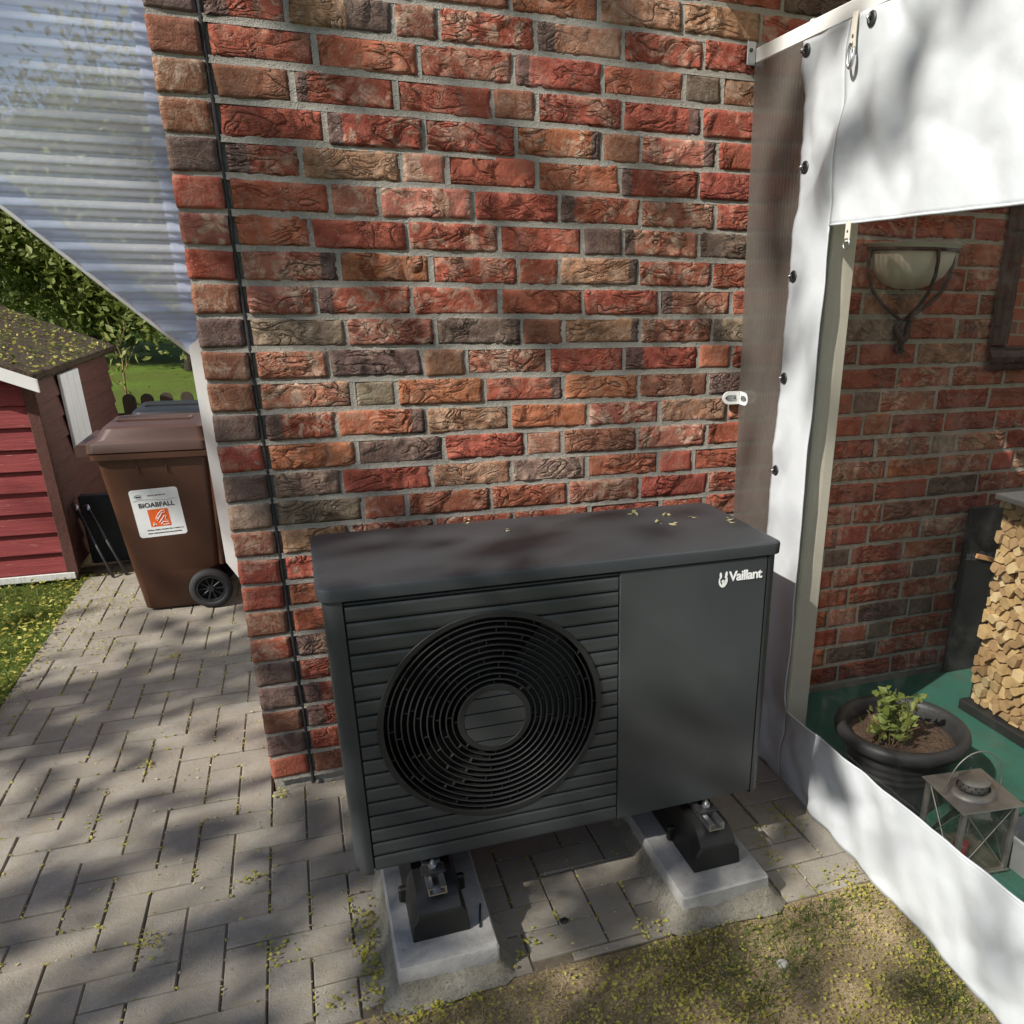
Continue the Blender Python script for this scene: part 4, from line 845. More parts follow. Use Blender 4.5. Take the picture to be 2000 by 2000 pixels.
pt = thing('potted_plant', 'low leafy plant with tan stems growing in the charcoal planter', 'plant', (PX - .05, PY + .0, .226))
RP = random.Random(3); stems = MB(); cents = []
for i in range(64):
    a = RP.uniform(0, 2 * PI); r = abs(RP.gauss(0, .03)); x0, y0 = PX - .055 + r * math.cos(a), PY - .01 + r * math.sin(a); h = RP.uniform(.04, .11) if i > 10 else RP.uniform(.09, .17)
    dx, dy = RP.gauss(0, .03), RP.gauss(0, .03); p2 = (x0 + dx, y0 + dy, .226 + h); stems.tube([(x0, y0, .218), (x0 + dx * .4, y0 + dy * .4, .226 + h * .55), p2], [.0022, .0018, .0012], 5)
    for q in range(3 if i > 10 else 11):
        f = RP.uniform(.45, 1.03); cents.append((x0 + dx * f + RP.gauss(0, .011), y0 + dy * f + RP.gauss(0, .011), .226 + h * f + RP.gauss(0, .006)))
stems.build('stems', 'stem_tan', pt)
V, F = leaf_arrays(np.array(cents), .024, 1.5, .3); quads('leaves', V, F, 'plant_leaf', pt)

# lantern
LNX, LNY = 1.868, -1.045
ln = thing('metal_lantern', 'worn metal lantern with square roof, round chimney and wire handle beside the planter', 'lantern', (LNX, LNY, .004))
rotl = Matrix.Translation((LNX, LNY, .004)) @ Matrix.Rotation(-.12, 4, 'Z')
def L(m): 
    m.v = [tuple(rotl @ Vector(p)) for p in m.v]; return m
hw = .098
L(MB().box(-hw, hw, -hw, hw, .222, .2255, .001)).build('roof_plate', 'worn_tin', ln)
L(MB().lathe([(.068, .2256), (.066, .232), (.05, .237), (.047, .2375)], 32)).build('dome', 'worn_tin', ln, smooth=True)
L(MB().lathe([(.040, .237), (.040, .262)], 28)).build('chimney', 'worn_tin', ln, smooth=True)
L(MB().lathe([(.0005, .268), (.02, .2675), (.043, .264), (.045, .261), (.0005, .262)], 28)).build('chimney_cap', 'worn_tin', ln, smooth=True)
for k in range(14):
    a = 2 * PI * k / 14
    for zz in (.244, .254): L(MB().lathe([(.003, .0), (.0003, .0004)], 6, mat=Matrix.Rotation(a + zz * 20, 4, 'Z') @ Matrix.Translation((.0405, 0, zz)) @ Matrix.Rotation(PI / 2, 4, 'Y'))).build('vent_hole', 'void_black', ln)
for sx_ in (-1, 1):
    for sy_ in (-1, 1): L(MB().box(sx_ * .082 - .007, sx_ * .082 + .007, sy_ * .082 - .007, sy_ * .082 + .007, .012, .2215, .001)).build('leg', 'worn_tin', ln)
L(MB().box(-.094, .094, -.094, .094, .004, .012, .002)).build('base_plate', 'worn_tin', ln)
for ax in range(4):
    rz = Matrix.Rotation(ax * PI / 2, 4, 'Z')
    for s in (-1, 1):
        mm2 = MB().tube([(-.078 * s, -.083, .016), (.078 * s, -.0835, .218)], .0018, 5); mm2.v = [tuple(rz @ Vector(p)) for p in mm2.v]; L(mm2).build('cross_wire', 'worn_tin', ln)
    mm2 = MB().box(-.075, .075, -.0795, -.0785, .014, .22); mm2.v = [tuple(rz @ Vector(p)) for p in mm2.v]; L(mm2).build('pane', 'glass', ln)
L(MB().tube([(.09 * math.cos(t), 0, .226 + .125 * math.sin(t)) for t in np.linspace(0, PI, 26)], .0022, 6)).build('wire_handle', 'worn_tin', ln, smooth=True)
L(MB().lathe([(.0005, .05), (.02, .05), (.022, .045), (.022, .013)], 18)).build('candle', 'candle_red', ln)

bk = thing('grey_bucket', 'grey plastic bucket at the edge of the frame beside the lantern', 'bucket', (2.04, -1.165, .004))
m = MB(); m.loft([rrect(2.04 - a, 2.04 + a, -1.165 - a, -1.165 + a, .02, z, 5) for a, z in ((.075, .006), (.085, .10), (.092, .105), (.094, .118), (.088, .122), (.083, .116), (.074, .02))], cap0=True, cap1=True); m.build('body', 'grey_bucket', bk, auto=40)
m = MB(); m.lathe([(.05, .006), (.085, .03), (.115, .08), (.12, .105), (.116, .108), (.11, .085), (.08, .04), (.001, .02)], 36, (1.975, -1.335, .0)); tag(m.build('white_bowl', 'white_ceramic', smooth=True), 'white bowl at the right edge behind the tarpaulin foot', 'bowl')
tag(MB().box(2.235, 2.285, -.975, -.945, .006, .62, .003).build('timber_post', 'orange_wood'), 'orange timber upright at the right edge near the firewood', 'timber')

# ================================================================== LEFT: CANOPY SCREEN, BINS, SHED, FENCE
cv = thing('canopy_screen', 'clear corrugated plastic canopy screen with diagonal lower edge beside the house corner', 'screen', (-.1, .3, .7))
SYC = .30
def diag(x): return 1.345 - (x + .055) * .965
def cor(x, z, a=.010): return SYC + a * math.sin(2 * PI * z / .0525)
zs = np.arange(.0, 1.75, .0065)
def xd(z, o=0.0): return max(-1.15, min(-.02, -.055 - (z - 1.345 - o) / .965))
zr = np.arange(1.316, 2.95, .0052)
m = MB(); m.grid(lambda z, u: (xd(z) * (1 - u) - .012 * u, cor(0, z), z), zr, np.linspace(0, 1, 10)); m.build('corrugated_sheet', 'corrugated_clear', cv, smooth=True)
m = MB(); m.grid(lambda z, u: (xd(z) * (1 - u) + min(-.014, xd(z) + .088) * u, cor(0, z) - .004, z), zr, np.linspace(0, 1, 5)); m.build('diagonal_strip', 'corrugated_lap', cv, smooth=True)
m = MB(); m.grid(lambda x, z: (x, cor(x, z) - .006, z), [-.058, -.045, -.03, -.012], np.arange(1.36, 2.9, .0052)); m.build('wall_strip', 'corrugated_lap', cv, smooth=True)
MB().tube([(x, SYC - .008, diag(x) - .003) for x in np.linspace(-1.15, -.052, 14)], .006, 8).build('edge_trim', 'white_paint', cv, smooth=True)
m = MB(); prw = [(-.054, .70), (-.002, .60), (-.002, 1.40), (-.054, 1.36)]; m.loft([[(x, SYC - .026, z) for x, z in prw], [(x, SYC + .03, z) for x, z in prw]]); m.build('wall_profile', 'white_paint', cv)
for z in (1.42, 1.63, 1.84, 2.05, 2.26): MB().lathe([(.0005, .005), (.005, .004), (.007, 0)], 10, mat=Matrix.Translation((-.018, SYC - .014, z)) @ Matrix.Rotation(PI / 2, 4, 'X')).build('screw', 'zinc', cv)

def wheelie_bin(dx, dy, body, lidm, label, sticker):
    b = thing('wheelie_bin', label, 'bin', (-.45 + dx, 2.1 + dy, 0), 'wheelie bins beside the shed')
    def sec(z, x0, x1, y0, y1, r=.03): return [(x + dx, y + dy, zz) for x, y, zz in rrect(x0, x1, y0, y1, r, z, 4)]
    m = MB(); m.loft([sec(.012, -.606, -.30, 1.902, 2.278), sec(.02, -.614, -.292, 1.896, 2.284), sec(.20, -.632, -.276, 1.889, 2.291), sec(.215, -.634, -.245, 1.888, 2.292), sec(.76, -.682, -.216, 1.865, 2.315), sec(.79, -.686, -.213, 1.863, 2.317)]); m.build('body', body, b, auto=35)
    m = MB(); m.loft([sec(.765, -.700, -.200, 1.850, 2.330), sec(.77, -.705, -.195, 1.845, 2.335), sec(.795, -.705, -.195, 1.845, 2.335), sec(.80, -.70, -.2, 1.85, 2.33)]); m.build('rim', body, b, auto=35)
    lid_ = MB(); lid_.loft([sec(.803, -.720, -.20, 1.842, 2.338, .04), sec(.842, -.716, -.20, 1.844, 2.336, .04), sec(.850, -.705, -.205, 1.850, 2.330, .04), sec(.862, -.668, -.205, 1.858, 2.322, .04), sec(.905, -.640, -.208, 1.868, 2.312, .05), sec(.914, -.63, -.22, 1.88, 2.30, .05), sec(.918, -.55, -.25, 1.93, 2.25, .05)]); lo = lid_.build('lid', lidm, b, auto=35)
    MB().box(-.60 + dx, -.28 + dx, 2.04 + dy, 2.14 + dy, .912, .930, .006).build('lid_rib', lidm, lo)
    m = MB(); m.loft([[(x + dx, yy + dy, z) for x, z in ((-.755, .787), (-.700, .79), (-.69, .84), (-.745, .842), (-.758, .83))] for yy in (1.862, 1.868, 2.312, 2.318)]); m.build('lid_grip', lidm, lo, auto=40)
    MB().tube([(-.185 + dx, 1.87 + dy, .80), (-.165 + dx, 1.90 + dy, .815), (-.165 + dx, 2.28 + dy, .815), (-.185 + dx, 2.31 + dy, .80)], .015, 8).build('handle', body, b, smooth=True)
    for x in (-.52, -.40): MB().box(x - .003 + dx, x + .003 + dx, 1.860 + dy, 1.872 + dy, .70, .766, .002).build('reinforcing_rib', body, b)
    MB().tube([(-.235 + dx, 1.885 + dy, .22), (-.205 + dx, 1.872 + dy, .74)], .012, 8).build('back_rail', body, b)
    for yw in (1.868, 2.298):
        mw = Matrix.Translation((-.303 + dx, yw + dy, .101)) @ Matrix.Rotation(PI / 2, 4, 'X')
        m = MB(); m.lathe([(.068, -.022), (.076, -.025), (.094, -.022), (.1, -.012), (.1, .012), (.094, .022), (.076, .025), (.068, .022), (.068, -.022)], 36, mat=mw); wh = m.build('wheel', 'tyre', b, smooth=True)
        m = MB(); m.lathe([(.0675, -.02), (.0675, .021), (.060, .021), (.057, .012), (.057, -.02)], 36, mat=mw); m.lathe([(.0005, .02), (.014, .02), (.016, .012), (.016, -.02)], 16, mat=mw)
        for k in range(10): m.box(.012, .06, -.0035, .0035, -.006, .010, .001, mw @ Matrix.Rotation(2 * PI * k / 10, 4, 'Z'))
        m.build('rim', 'bin_black', wh)
        MB().lathe([(.057, -.008), (.0005, -.008)], 24, mat=mw).build('disc', 'void_black', wh)
    if sticker:
        T = 1.8935; fx, fz = -.472, .505; tilt = math.atan2(.023, .55)
        mt4 = Matrix.Translation((fx, 1.8765 - .0012, fz)) @ Matrix.Rotation(PI / 2 + tilt, 4, 'X') @ Matrix.Rotation(.045, 4, 'Z')
        m = MB(); m.loft([[tuple(mt4 @ Vector(p)) for p in rrect(-.104, .104, -.118, .118, .014, z, 5)] for z in (-.0006, .0006)]); stk = m.build('label_plate', 'sticker', b)
        U = lambda x, y, z=.0012: mt4 @ Matrix.Translation((x, y, z))
        text('lettering', 'BIOABFALL', .0305, 'dark_print', stk, U(0, .030), .0002, .0009, 1.02, 'CENTER')
        text('small_lettering', 'Service-Telefon 04832 995 123', .0095, 'dark_print', stk, U(.004, -.093), .0001, .0003, 1.0, 'CENTER') if False else None
        # two lines of small print too fine to read, as short strokes
        ms = MB(); RS = random.Random(2)
        for ly, x0, x1 in ((-.084, -.066, .088), (-.100, -.066, .078), (.086, -.028, .045)):
            x = x0
            while x < x1:
                ww = RS.uniform(.003, .0065); ms.add([tuple(U(0, 0) @ Vector(p)) for p in ((x, ly - .0028, 0), (x + ww, ly - .0028, 0), (x + ww, ly + RS.uniform(.001, .0035), 0), (x, ly + .0028, 0))], [(0, 1, 2, 3)]); x += ww + RS.choice([.0012, .0012, .0012, .004])
        ms.build('small_print', 'dark_print', stk)
        # emblem ring and wavy rule in the head of the plate
        mr = MB(); mr.tube([tuple(U(-.068 + .017 * math.cos(t), .084 + .010 * math.sin(t)) @ Vector((0, 0, 0))) for t in np.linspace(.3, 2 * PI - .6, 20)], .0007, 4); mr.tube([tuple(U(-.095 + .19 * i / 30, .064 + .004 * math.sin(i * .22)) @ Vector((0, 0, 0))) for i in range(31)], .0005, 4); mr.add([tuple(U(-.08 + a, .080 + c_) @ Vector((0, 0, 0))) for a, c_ in ((0, 0), (.022, 0), (.024, .007), (.002, .007))], [(0, 1, 2, 3)]); mr.build('head_emblem', 'dark_print', stk)
        MB().add([tuple(U(x, y) @ Vector((0, 0, 0))) for x, y in ((-.045, -.068), (.043, -.068), (.043, .018), (-.045, .018))], [(0, 1, 2, 3)]).build('orange_square', 'orange_print', stk)
        mp = MB(); curves = [[(-.012 + .006 * i + .010 * math.sin(i), -.030 + .010 * i) for i in range(4)], [(.012, .008), (.026, .010), (.028, .0), (.014, -.004), (.012, .008)], [(-.006, -.008), (.010, .006), (.014, -.004), (.0, -.018), (-.006, -.008)], [(-.012, -.018), (-.004, -.010), (.002, -.020), (-.006, -.028), (-.012, -.018)], [(-.018, -.028), (-.01, -.020), (-.004, -.030), (-.012, -.038), (-.018, -.028)], [(-.034, -.062), (-.028, -.044), (-.018, -.060), (-.026, -.054), (-.034, -.062)], [(.004, -.040), (.02, -.018), (.030, -.018), (.022, -.032), (.034, -.05), (.018, -.046)], [(.0, -.056), (.012, -.046), (.03, -.05), (.036, -.060), (.016, -.062), (.0, -.056)], [(-.006, -.050), (.006, -.034), (.01, -.044)]]
        for cpts in curves: mp.tube([tuple(U(x, y, .0018) @ Vector((0, 0, 0))) for x, y in cpts], .0013, 4)
        mp.build('pictogram', 'white_print', stk)
    return b
wheelie_bin(0, 0, 'brown_plastic', 'brown_lid', 'brown organic waste bin with a white label standing beside the house corner', True)
wheelie_bin(.045, .56, 'bin_black', 'bin_black', 'black bin standing behind the brown organic waste bin', False)

# shed: red plank gable front, plank side with its shade painted in, mossy roof
sh = thing('garden_shed', 'small red plank garden shed with a mossy roof and white bargeboard', 'shed', (-1.85, 3.5, 0))
SXR, SXL, SYF, SYK = -1.055, -2.645, 2.60, 4.62; RIDGE = (-1.85, 1.50)
def roofz(x): return 1.088 + (RIDGE[1] - 1.088) * (1 - abs(x - RIDGE[0]) / (RIDGE[0] * -1 - 1.055 + 1.71 - .855 * 0 - .915 + .0 + .0 + 0.0 + .0)) if False else 1.098 + .425 * (0.795 - abs(x - RIDGE[0]))
MB().box(SXL + .03, SXR - .03, SYF + .03, SYK, .02, 1.06).build('core', 'void_black', sh)
zz = .045; RSH = random.Random(4)
while zz < 1.40:
    h = .112; z1 = min(zz + h - .004, 1.42); inset = max(0, (z1 - 1.085) / .425); xr = SXR - inset; xl = SXL + inset; xr0 = SXR - max(0, (zz - 1.085) / .425); xl0 = SXL + max(0, (zz - 1.085) / .425)
    y0 = SYF - .004; tl = RSH.uniform(-.002, .002)
    m = MB(); m.loft([[(xl0, y0 - .016, zz), (xr0, y0 - .016 + tl, zz), (xr0, y0 + .02, zz), (xl0, y0 + .02, zz)], [(xl0, y0 - .018, zz + .004), (xr0, y0 - .018 + tl, zz + .004), (xr0, y0 + .02, zz + .004), (xl0, y0 + .02, zz + .004)], [(xl, y0 - .002, z1), (xr, y0 - .002, z1), (xr, y0 + .02, z1), (xl, y0 + .02, z1)]]); m.build('plank', 'red_plank', sh)
    if z1 < 1.10:
        m = MB(); m.loft([[(SXR + .016, SYF + .03, zz), (SXR + .016, SYK, zz), (SXR - .02, SYK, zz), (SXR - .02, SYF + .03, zz)], [(SXR + .002, SYF + .03, z1), (SXR + .002, SYK, z1), (SXR - .02, SYK, z1), (SXR - .02, SYF + .03, z1)]]); m.build('plank', 'red_plank_shaded', sh)
    zz += h
MB().box(SXR - .03, SXR + .026, SYF - .026, SYF + .026, .03, 1.08, .003).build('corner_board', 'red_plank_shaded', sh)
MB().box(SXL - .02, SXR + .01, SYF - .03, SYF + .02, .005, .043, .003).build('sill_beam', 'pale_wood', sh)
for i, y in enumerate((3.10, 3.255, 3.41)):
    MB().box(SXR + .018, SXR + .036, y, y + .148, .615 - .02 * (i == 1), 1.045, .003).build('shutter_board', 'brightened_wood', sh)
for s in (1, -1):
    m = MB(); ov = .865
    def rf(u, y, s=s):
        x = RIDGE[0] + s * ov * u; zr = 1.098 + .425 * (.795 - ov * u) + .03; return (x, y, zr + .008 * noise.noise(Vector((x * 8, y * 8, s))) + .006 * noise.noise(Vector((x * 26, y * 26, s))))
    us = np.linspace(0, 1, 40); ysr = np.linspace(SYF - .12, SYK + .12, 70)
    m.grid(rf, us, ysr); o = m.build('roof', 'moss_roof', sh, smooth=True); md = o.modifiers.new('t', 'SOLIDIFY'); md.thickness = .035; md.offset = -1 if s > 0 else 1
    x1 = RIDGE[0] + s * ov
    # bargeboard
    m = MB(); a = (RIDGE[0], 1.098 + .425 * .795 + .012); b2 = (x1 + s * .005, 1.098 + .425 * (.795 - ov) + .012); hgt = .062
    m.loft([[(a[0], yy, a[1]), (b2[0], yy, b2[1]), (b2[0], yy, b2[1] - hgt), (a[0], yy, a[1] - hgt)] for yy in (SYF - .155, SYF - .132)]); m.build('bargeboard', 'white_paint', sh)
# moss and fallen blossom lying on the roof
cm = []
for _ in range(2600):
    u = random.random(); y = random.uniform(SYF - .1, SYK); x = RIDGE[0] + .86 * u
    cm.append((x, y, 1.098 + .425 * (.795 - .86 * u) + .040))
V, F = leaf_arrays(np.array(cm), .016, 1.5, .6); mo = quads('roof_moss', V[:4 * 700], F[:700], 'grass_blade', sh); mo['kind'] = 'stuff'
mo = quads('roof_blossom', V[4 * 2150:], F[:450], 'blossom', sh); mo['kind'] = 'stuff'

for (top, bot, lab) in (((-1.000, 2.72, .352), (-.862, 2.54, .004), 'left one of two thin metal poles leaning between shed and brown bin'), ((-.945, 2.72, .347), (-.800, 2.567, .004), 'right one of two thin metal poles leaning between shed and brown bin')):
    pole = thing('metal_pole', lab, 'pole', bot, 'metal poles leaning between shed and bin')
    t0, b0 = Vector(top), Vector(bot); MB().tube([b0, t0], .0085, 10).build('shaft', 'dark_steel', pole, smooth=True)
    MB().tube([t0, t0 + Vector((-.01, .03, .02)), t0 + Vector((-.03, .05, .01))], .010, 8).build('hook', 'zinc', pole, smooth=True)
tag(MB().box(-1.02, -.70, 2.86, 2.93, .0, .40, .006, None).build('black_filler', 'black_board'), 'plain black box in the gap between shed and bins', 'crate')  # plain box standing in for unidentified black stuff

fe = thing('picket_fence', 'dark wooden picket fence with rounded tops behind the bins', 'fence', (-.6, 5.0, 0))
def picket(x):
    m = MB(); w2, h = .046, .735; top = [(w2 * math.cos(t), h - w2 + w2 * math.sin(t)) for t in np.linspace(0, PI, 9)]
    pr = [(-w2, .0), (w2, .0)] + top; m.loft([[(px, yy, pz) for px, pz in pr] for yy in (-.011, .011)]); return m
pm = picket(0); me0 = pm.mesh('picket'); fix_normals(me0); me0.materials.append(M['fence_wood'])
for i in range(16):
    o = bpy.data.objects.new('picket', me0); C.objects.link(o); o.location = (-1.745 + i * .1425, 5.0, random.uniform(-.006, .006)); attach(o, fe); o.rotation_euler = (0, random.gauss(0, .012), 0)
for z in (.18, .52): MB().box(-1.9, .6, 5.013, 5.05, z, z + .06, .003).build('rail', 'fence_wood', fe)

# ------------------------------------------------------------------ trees
def limb(m, p, d, length, r, depth, ends, RT, spread=.65, nseg=5):
    pts = [p.copy()]; rs = [r]; q = p.copy(); dd = d.copy()
    for i in range(nseg):
        dd = (dd + Vector((RT.gauss(0, .13), RT.gauss(0, .13), RT.gauss(.03, .10)))).normalized(); q = q + dd * length / nseg; pts.append(q.copy()); rs.append(r * (1 - .55 * (i + 1) / nseg))
        if depth > 0 and i >= 1:
            for _ in range(RT.choice([1, 1, 2])):
                nd = (dd + Vector((RT.gauss(0, spread), RT.gauss(0, spread), RT.gauss(.1, spread * .7)))).normalized(); limb(m, q, nd, length * RT.uniform(.5, .72), rs[-1] * .62, depth - 1, ends, RT, spread, nseg)
    m.tube(pts, rs, 6 if r > .03 else 4, caps=False); 
    if depth <= 1: ends.extend(pts[1:])
def tree(name, label, base, height, crown_c, crown_r, n_leaf, leaf, seed, mat, group, depth=3, clump=.22, trunk_r=.16, skirt=False):
    RT = random.Random(seed); tr = thing(name, label, 'tree', base, group); m = MB(); ends = []
    B = Vector(base); cc = Vector(crown_c); top = B + Vector((0, 0, height * .42))
    m.tube([B, B + Vector((.03, .02, height * .2)), top], [trunk_r, trunk_r * .8, trunk_r * .62], 10)
    for k in range(7):
        a = 2 * PI * k / 7 + RT.uniform(-.3, .3); d = Vector((math.cos(a) * .8, math.sin(a) * .8, RT.uniform(.35, 1.1))).normalized()
        limb(m, top - Vector((0, 0, RT.uniform(0, height * .08))), d, max(crown_r) * RT.uniform(.7, 1.0), trunk_r * .42, depth - 1, ends, RT)
    m.build('trunk', 'bark', tr, smooth=True)
    E_ = np.array([tuple(e) for e in ends]); rr = np.random.default_rng(seed)
    own = rr.random(n_leaf) < (.35 if skirt else .9)
    c1 = E_[rr.integers(0, len(E_), n_leaf)] + rr.normal(size=(n_leaf, 3)) * clump
    nc = 60; v = rr.normal(size=(nc, 3)); v /= np.linalg.norm(v, axis=1)[:, None]; cl2 = np.array(cc) + v * np.array(crown_r) * (rr.random(nc) ** .4)[:, None]
    c2 = cl2[rr.integers(0, nc, n_leaf)] + rr.normal(size=(n_leaf, 3)) * np.array(crown_r) * .13
    cents = np.where(own[:, None], c1, c2); cents = cents[cents[:, 2] > B.z + .15]
    V, F = leaf_arrays(cents, leaf, 1.6); quads('crown', V, F, mat, tr); return tr
bgs = [(-9.5, 27.0, 8.5, 'foliage', 'broad dark tree at the far left beyond the picket fence'), (-6.6, 22.0, 8.0, 'foliage_light', 'light green tree above the shed roof beyond the fence'), (-3.9, 19.0, 8.0, 'foliage', 'dense green tree above the bins beyond the fence'), (-1.6, 16.0, 8.0, 'foliage_light', 'bright leafy tree seen through the corrugated screen'), (2.2, 19, 8.5, 'foliage', 'dark tree beyond the fence hidden mostly by the house')]
for i, (x, y, h, mt5, lab) in enumerate(bgs):
    tree('garden_tree', lab, (x, y, -.03), h * .52, (x, y, 2.5), (2.5, 1.8, 2.3), (26000 if 0 < i < 4 else 9000), .092, 40 + i, mt5, 'trees beyond the fence', 3, .35, .2, True)
# tree whose leaves dapple the paving and the wall (stands left of the camera)
tree('shade_tree', 'young maple left of the paving that dapples the wall with shade', (-8.7, -4.6, -.03), 10.4, (-8.4, -4.4, 9.0), (3.2, 3.2, 2.6), 4000, .125, 94, 'foliage_light', None, 4, .16, .22)
sp_ = thing('sapling', 'thin bare sapling on the lawn behind the picket fence', 'sapling', (-1.25, 6.4, -.03)); m = MB()
m.tube([(-1.25, 6.4, -.03), (-1.27, 6.4, .5), (-1.24, 6.42, .9), (-1.30, 6.40, 1.25)], [.012, .010, .007, .003], 6)
for a, b in (((-1.26, 6.41, .75), (-1.12, 6.42, 1.0)), ((-1.25, 6.41, .9), (-1.36, 6.4, 1.1)), ((-1.27, 6.4, .6), (-1.40, 6.4, .8)), ((-1.24, 6.42, 1.0), (-1.15, 6.4, 1.2))): m.tube([a, b], [.006, .002], 5)
m.build('stem', 'stem_tan', sp_); V, F = leaf_arrays(rng.normal(size=(90, 3)) * (.12, .1, .22) + (-1.25, 6.4, .95), .045); quads('leaves', V, F, 'foliage_light', sp_)

# ------------------------------------------------------------------ grass, litter and blossom
def blades(name, xy, zf, h, wd, mat, lean=.6, kind='stuff', label=None, cat=None):
    n = len(xy); z = np.array([zf(x, y) for x, y in xy]); a = rng.random(n) * 2 * PI; hh = h * (.5 + rng.random(n)); ln_ = lean * (.3 + rng.random(n)); b = rng.random(n) * 2 * PI
    base = np.column_stack([xy, z - .002]); side = np.column_stack([np.cos(a), np.sin(a), np.zeros(n)]) * wd * .5; dirv = np.column_stack([np.cos(b) * ln_, np.sin(b) * ln_, np.sqrt(np.maximum(.02, 1 - ln_ ** 2 * .8))]) * hh[:, None]
    bend = np.column_stack([np.cos(b), np.sin(b), -np.ones(n) * .5]) * (hh * .22)[:, None]
    mid = base + dirv * .55; tip = base + dirv + bend
    V = np.stack([base - side, base + side, mid + side * .8, mid - side * .8, tip], 1).reshape(-1, 3); i = np.arange(n)[:, None] * 5
    F = [tuple(q) for q in (i + np.array([0, 1, 2, 3])).tolist()] + [tuple(q) for q in (i + np.array([3, 2, 4])).tolist()]
    return tag(quads(name, V, F, mat), label, cat, kind=kind)
def scatter(n, x0, x1, y0, y1, dens):
    out = []
    while len(out) < n:
        x, y = random.uniform(x0, x1), random.uniform(y0, y1)
        if random.random() < dens(x, y): out.append((x, y))
    return np.array(out)
nf = lambda s, o: (lambda x, y: noise.noise(Vector((x * s, y * s, o))) * .5 + .5)
la, lb, lc = nf(3.2, 4), nf(9, 8), nf(1.4, 2)
blades('grass', scatter(15000, -2.6, -.985, .2, 2.62, lambda x, y: .35 + .65 * lb(x, y)), lawn_z, .042, .0035, 'grass_blade', .7, label='short green lawn grass along the paving edge', cat='grass')
def greenp(x, y): return max(0, min(1, (la(x, y) - .42) * 4)) * (1 if x > .55 else .25)
blades('grass', scatter(4800, .0, 1.58, -2.1, -1.06, greenp), soil_z, .026, .0032, 'grass_blade', .9, label='sparse green grass in the bare soil in front of the heat pump', cat='grass')
blades('dry_grass', scatter(26000, -.6, 1.60, -2.1, -1.045, lambda x, y: .25 + .75 * lb(x + 3, y)), soil_z, .020, .0022, 'dry_blade', 1.35, label='dry straw coloured grass litter on the soil beside the tarpaulin', cat='dry grass')
def petals(name, pts, size, mat, label, flat=.75):
    V, F = leaf_arrays(np.array(pts), size, 1.35, flat); return tag(quads(name, V, F, mat), label, 'blossom', kind='stuff')
ply = []; plp = []
RQ = random.Random(21)
for _ in range(3800):                       # caught in the joints
    x0, x1, y0, y1 = RQ.choice(blocks); s = RQ.random()
    x, y = ((RQ.choice([x0, x1]), RQ.uniform(y0, y1)) if RQ.random() < .72 else (RQ.uniform(x0, x1), RQ.choice([y0, y1])))
    d = lc(x * 2.2, y * 2.2)
    if RQ.random() < .25 + 1.1 * max(0, d - .35): (ply if RQ.random() < .7 else plp).append((x + RQ.gauss(0, .0022), y + RQ.gauss(0, .0022), .0015 + RQ.random() * .002))
for _ in range(620):
    x0, x1, y0, y1 = RQ.choice(blocks); (plp if RQ.random() < .7 else ply).append((RQ.uniform(x0, x1), RQ.uniform(y0, y1), .003))
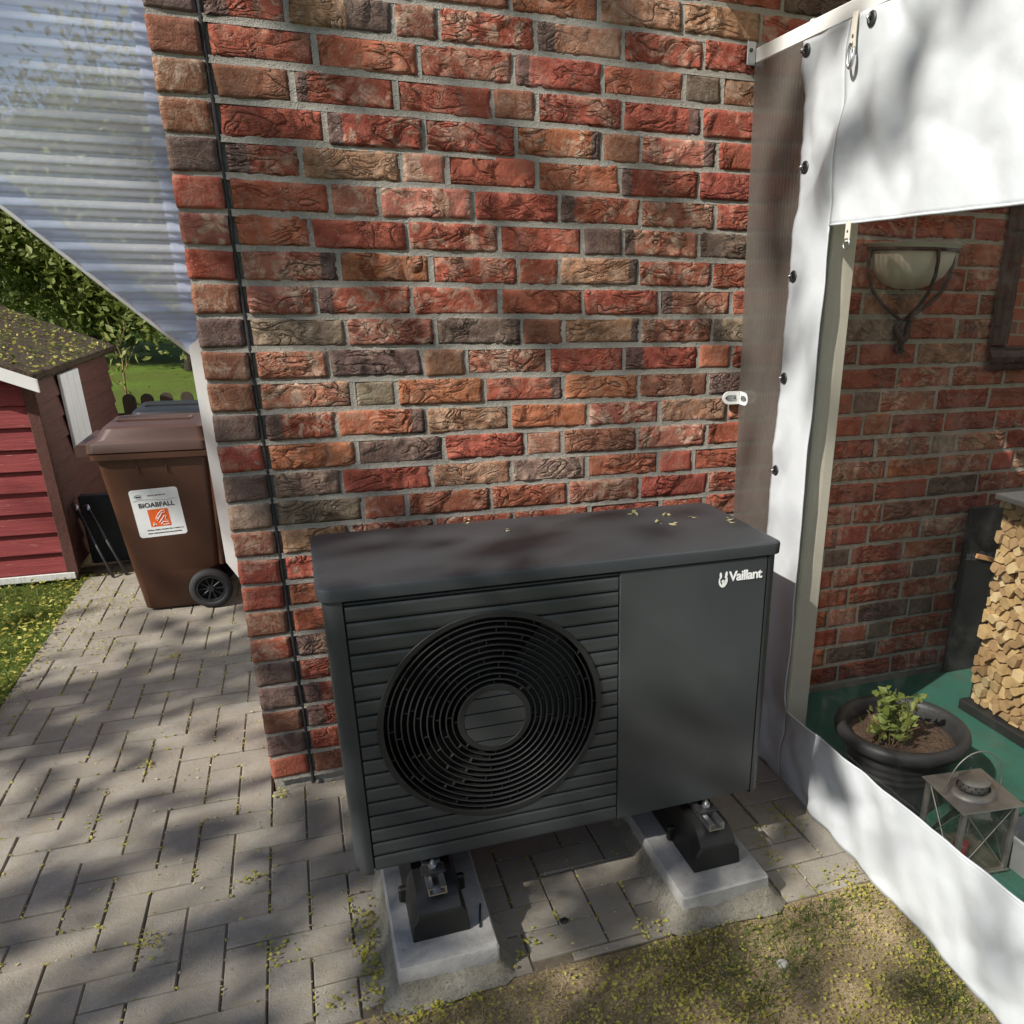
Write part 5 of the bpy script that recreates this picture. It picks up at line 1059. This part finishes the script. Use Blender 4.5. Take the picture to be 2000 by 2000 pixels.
for (cx, cy, n, sx3, sy3) in [(.225, -.80, 170, .020, .085), (.232, -.93, 70, .018, .05), (.15, -.98, 18, .02, .02), (.30, -1.09, 45, .02, .02), (.36, -1.05, 25, .02, .012), (.02, -.04, 26, .010, .02), (-.40, .30, 22, .015, .012), (-.05, -.45, 24, .018, .016), (-.28, -.62, 40, .025, .022), (.02, -.75, 30, .02, .03), (1.47, -.70, 60, .04, .05), (1.36, -.82, 36, .012, .05), (1.50, -1.0, 70, .05, .03), (.95, -1.0, 30, .03, .03), (.62, -.93, 24, .03, .03), (-.95, 1.2, 150, .05, .6), (-.93, 2.1, 220, .09, .3), (-.75, 2.2, 90, .10, .2), (-.72, 1.5, 40, .05, .04), (-.43, 1.25, 26, .02, .02), (.55, -.98, 14, .02, .02)]:
    for _ in range(n): ply.append((RQ.gauss(cx, sx3), min(RQ.gauss(cy, sy3), 2.6), .004 + RQ.random() * .006))
ply = [p for p in ply if not (p[0] > 0 and p[1] > -.004)]
petals('fallen_blossom', ply, .0082, 'blossom', 'yellow green maple blossom fallen into the paving joints'); petals('fallen_blossom', plp, .0068, 'pale_blossom', 'pale withered blossom specks scattered over the paving')
def pd(x, y): return .12 + .9 * max(0, la(x + 1.7, y + .4) - .38) * 2.2
pp_ = scatter(9500, .05, 1.58, -2.0, -1.05, pd); petals('fallen_blossom', [(x, y, soil_z(x, y) + .006 + random.random() * .012) for x, y in pp_], .0070, 'blossom', 'yellow green maple blossom lying on the soil and dry grass')
pp_ = scatter(1100, -2.0, -.98, .4, 2.6, lambda x, y: .15 + .85 * max(0, min(1, (x + 1.45) * 2))); petals('fallen_blossom', [(x, y, lawn_z(x, y) + .012 + random.random() * .03) for x, y in pp_], .015, 'blossom', 'yellow green maple blossom lying on the lawn beside the paving')
PET = ['farthest petal towards the wall in the cluster on the heat pump lid', 'second petal from the wall in the cluster on the heat pump lid', 'largest pale petal in the cluster on the heat pump lid', 'petal nearest the front edge in the cluster on the heat pump lid', 'petal just right of the cluster on the heat pump lid', 'petal nearest the right end of the heat pump lid', 'tiny petal at the back edge above the fan on the heat pump lid', 'tiny petal alone in the middle of the heat pump lid']
for i, (x, y) in enumerate([(1.06, -.46), (1.14, -.50), (1.085, -.565), (1.125, -.60), (1.20, -.555), (1.285, -.615), (.60, -.405), (.69, -.52)]):
    V, F = leaf_arrays(np.array([(x + random.gauss(0, .006), y + random.gauss(0, .006), UZT + .003 + .002 * k) for k in range(3)]), .013 if i < 6 else .007, 1.8, .8); tag(quads('blossom_petal', V, F, 'pale_blossom'), PET[i], 'petal', 'petals on the heat pump lid')
st_ = MB().lathe([(.0005, .010), (.010, .009), (.016, .004), (.014, 0)], 12, (1.17, -1.22, soil_z(1.17, -1.22) + .002)); tag(st_.build('pebble', 'concrete', smooth=True), 'pale round pebble in the grass near the tarpaulin foot', 'pebble')
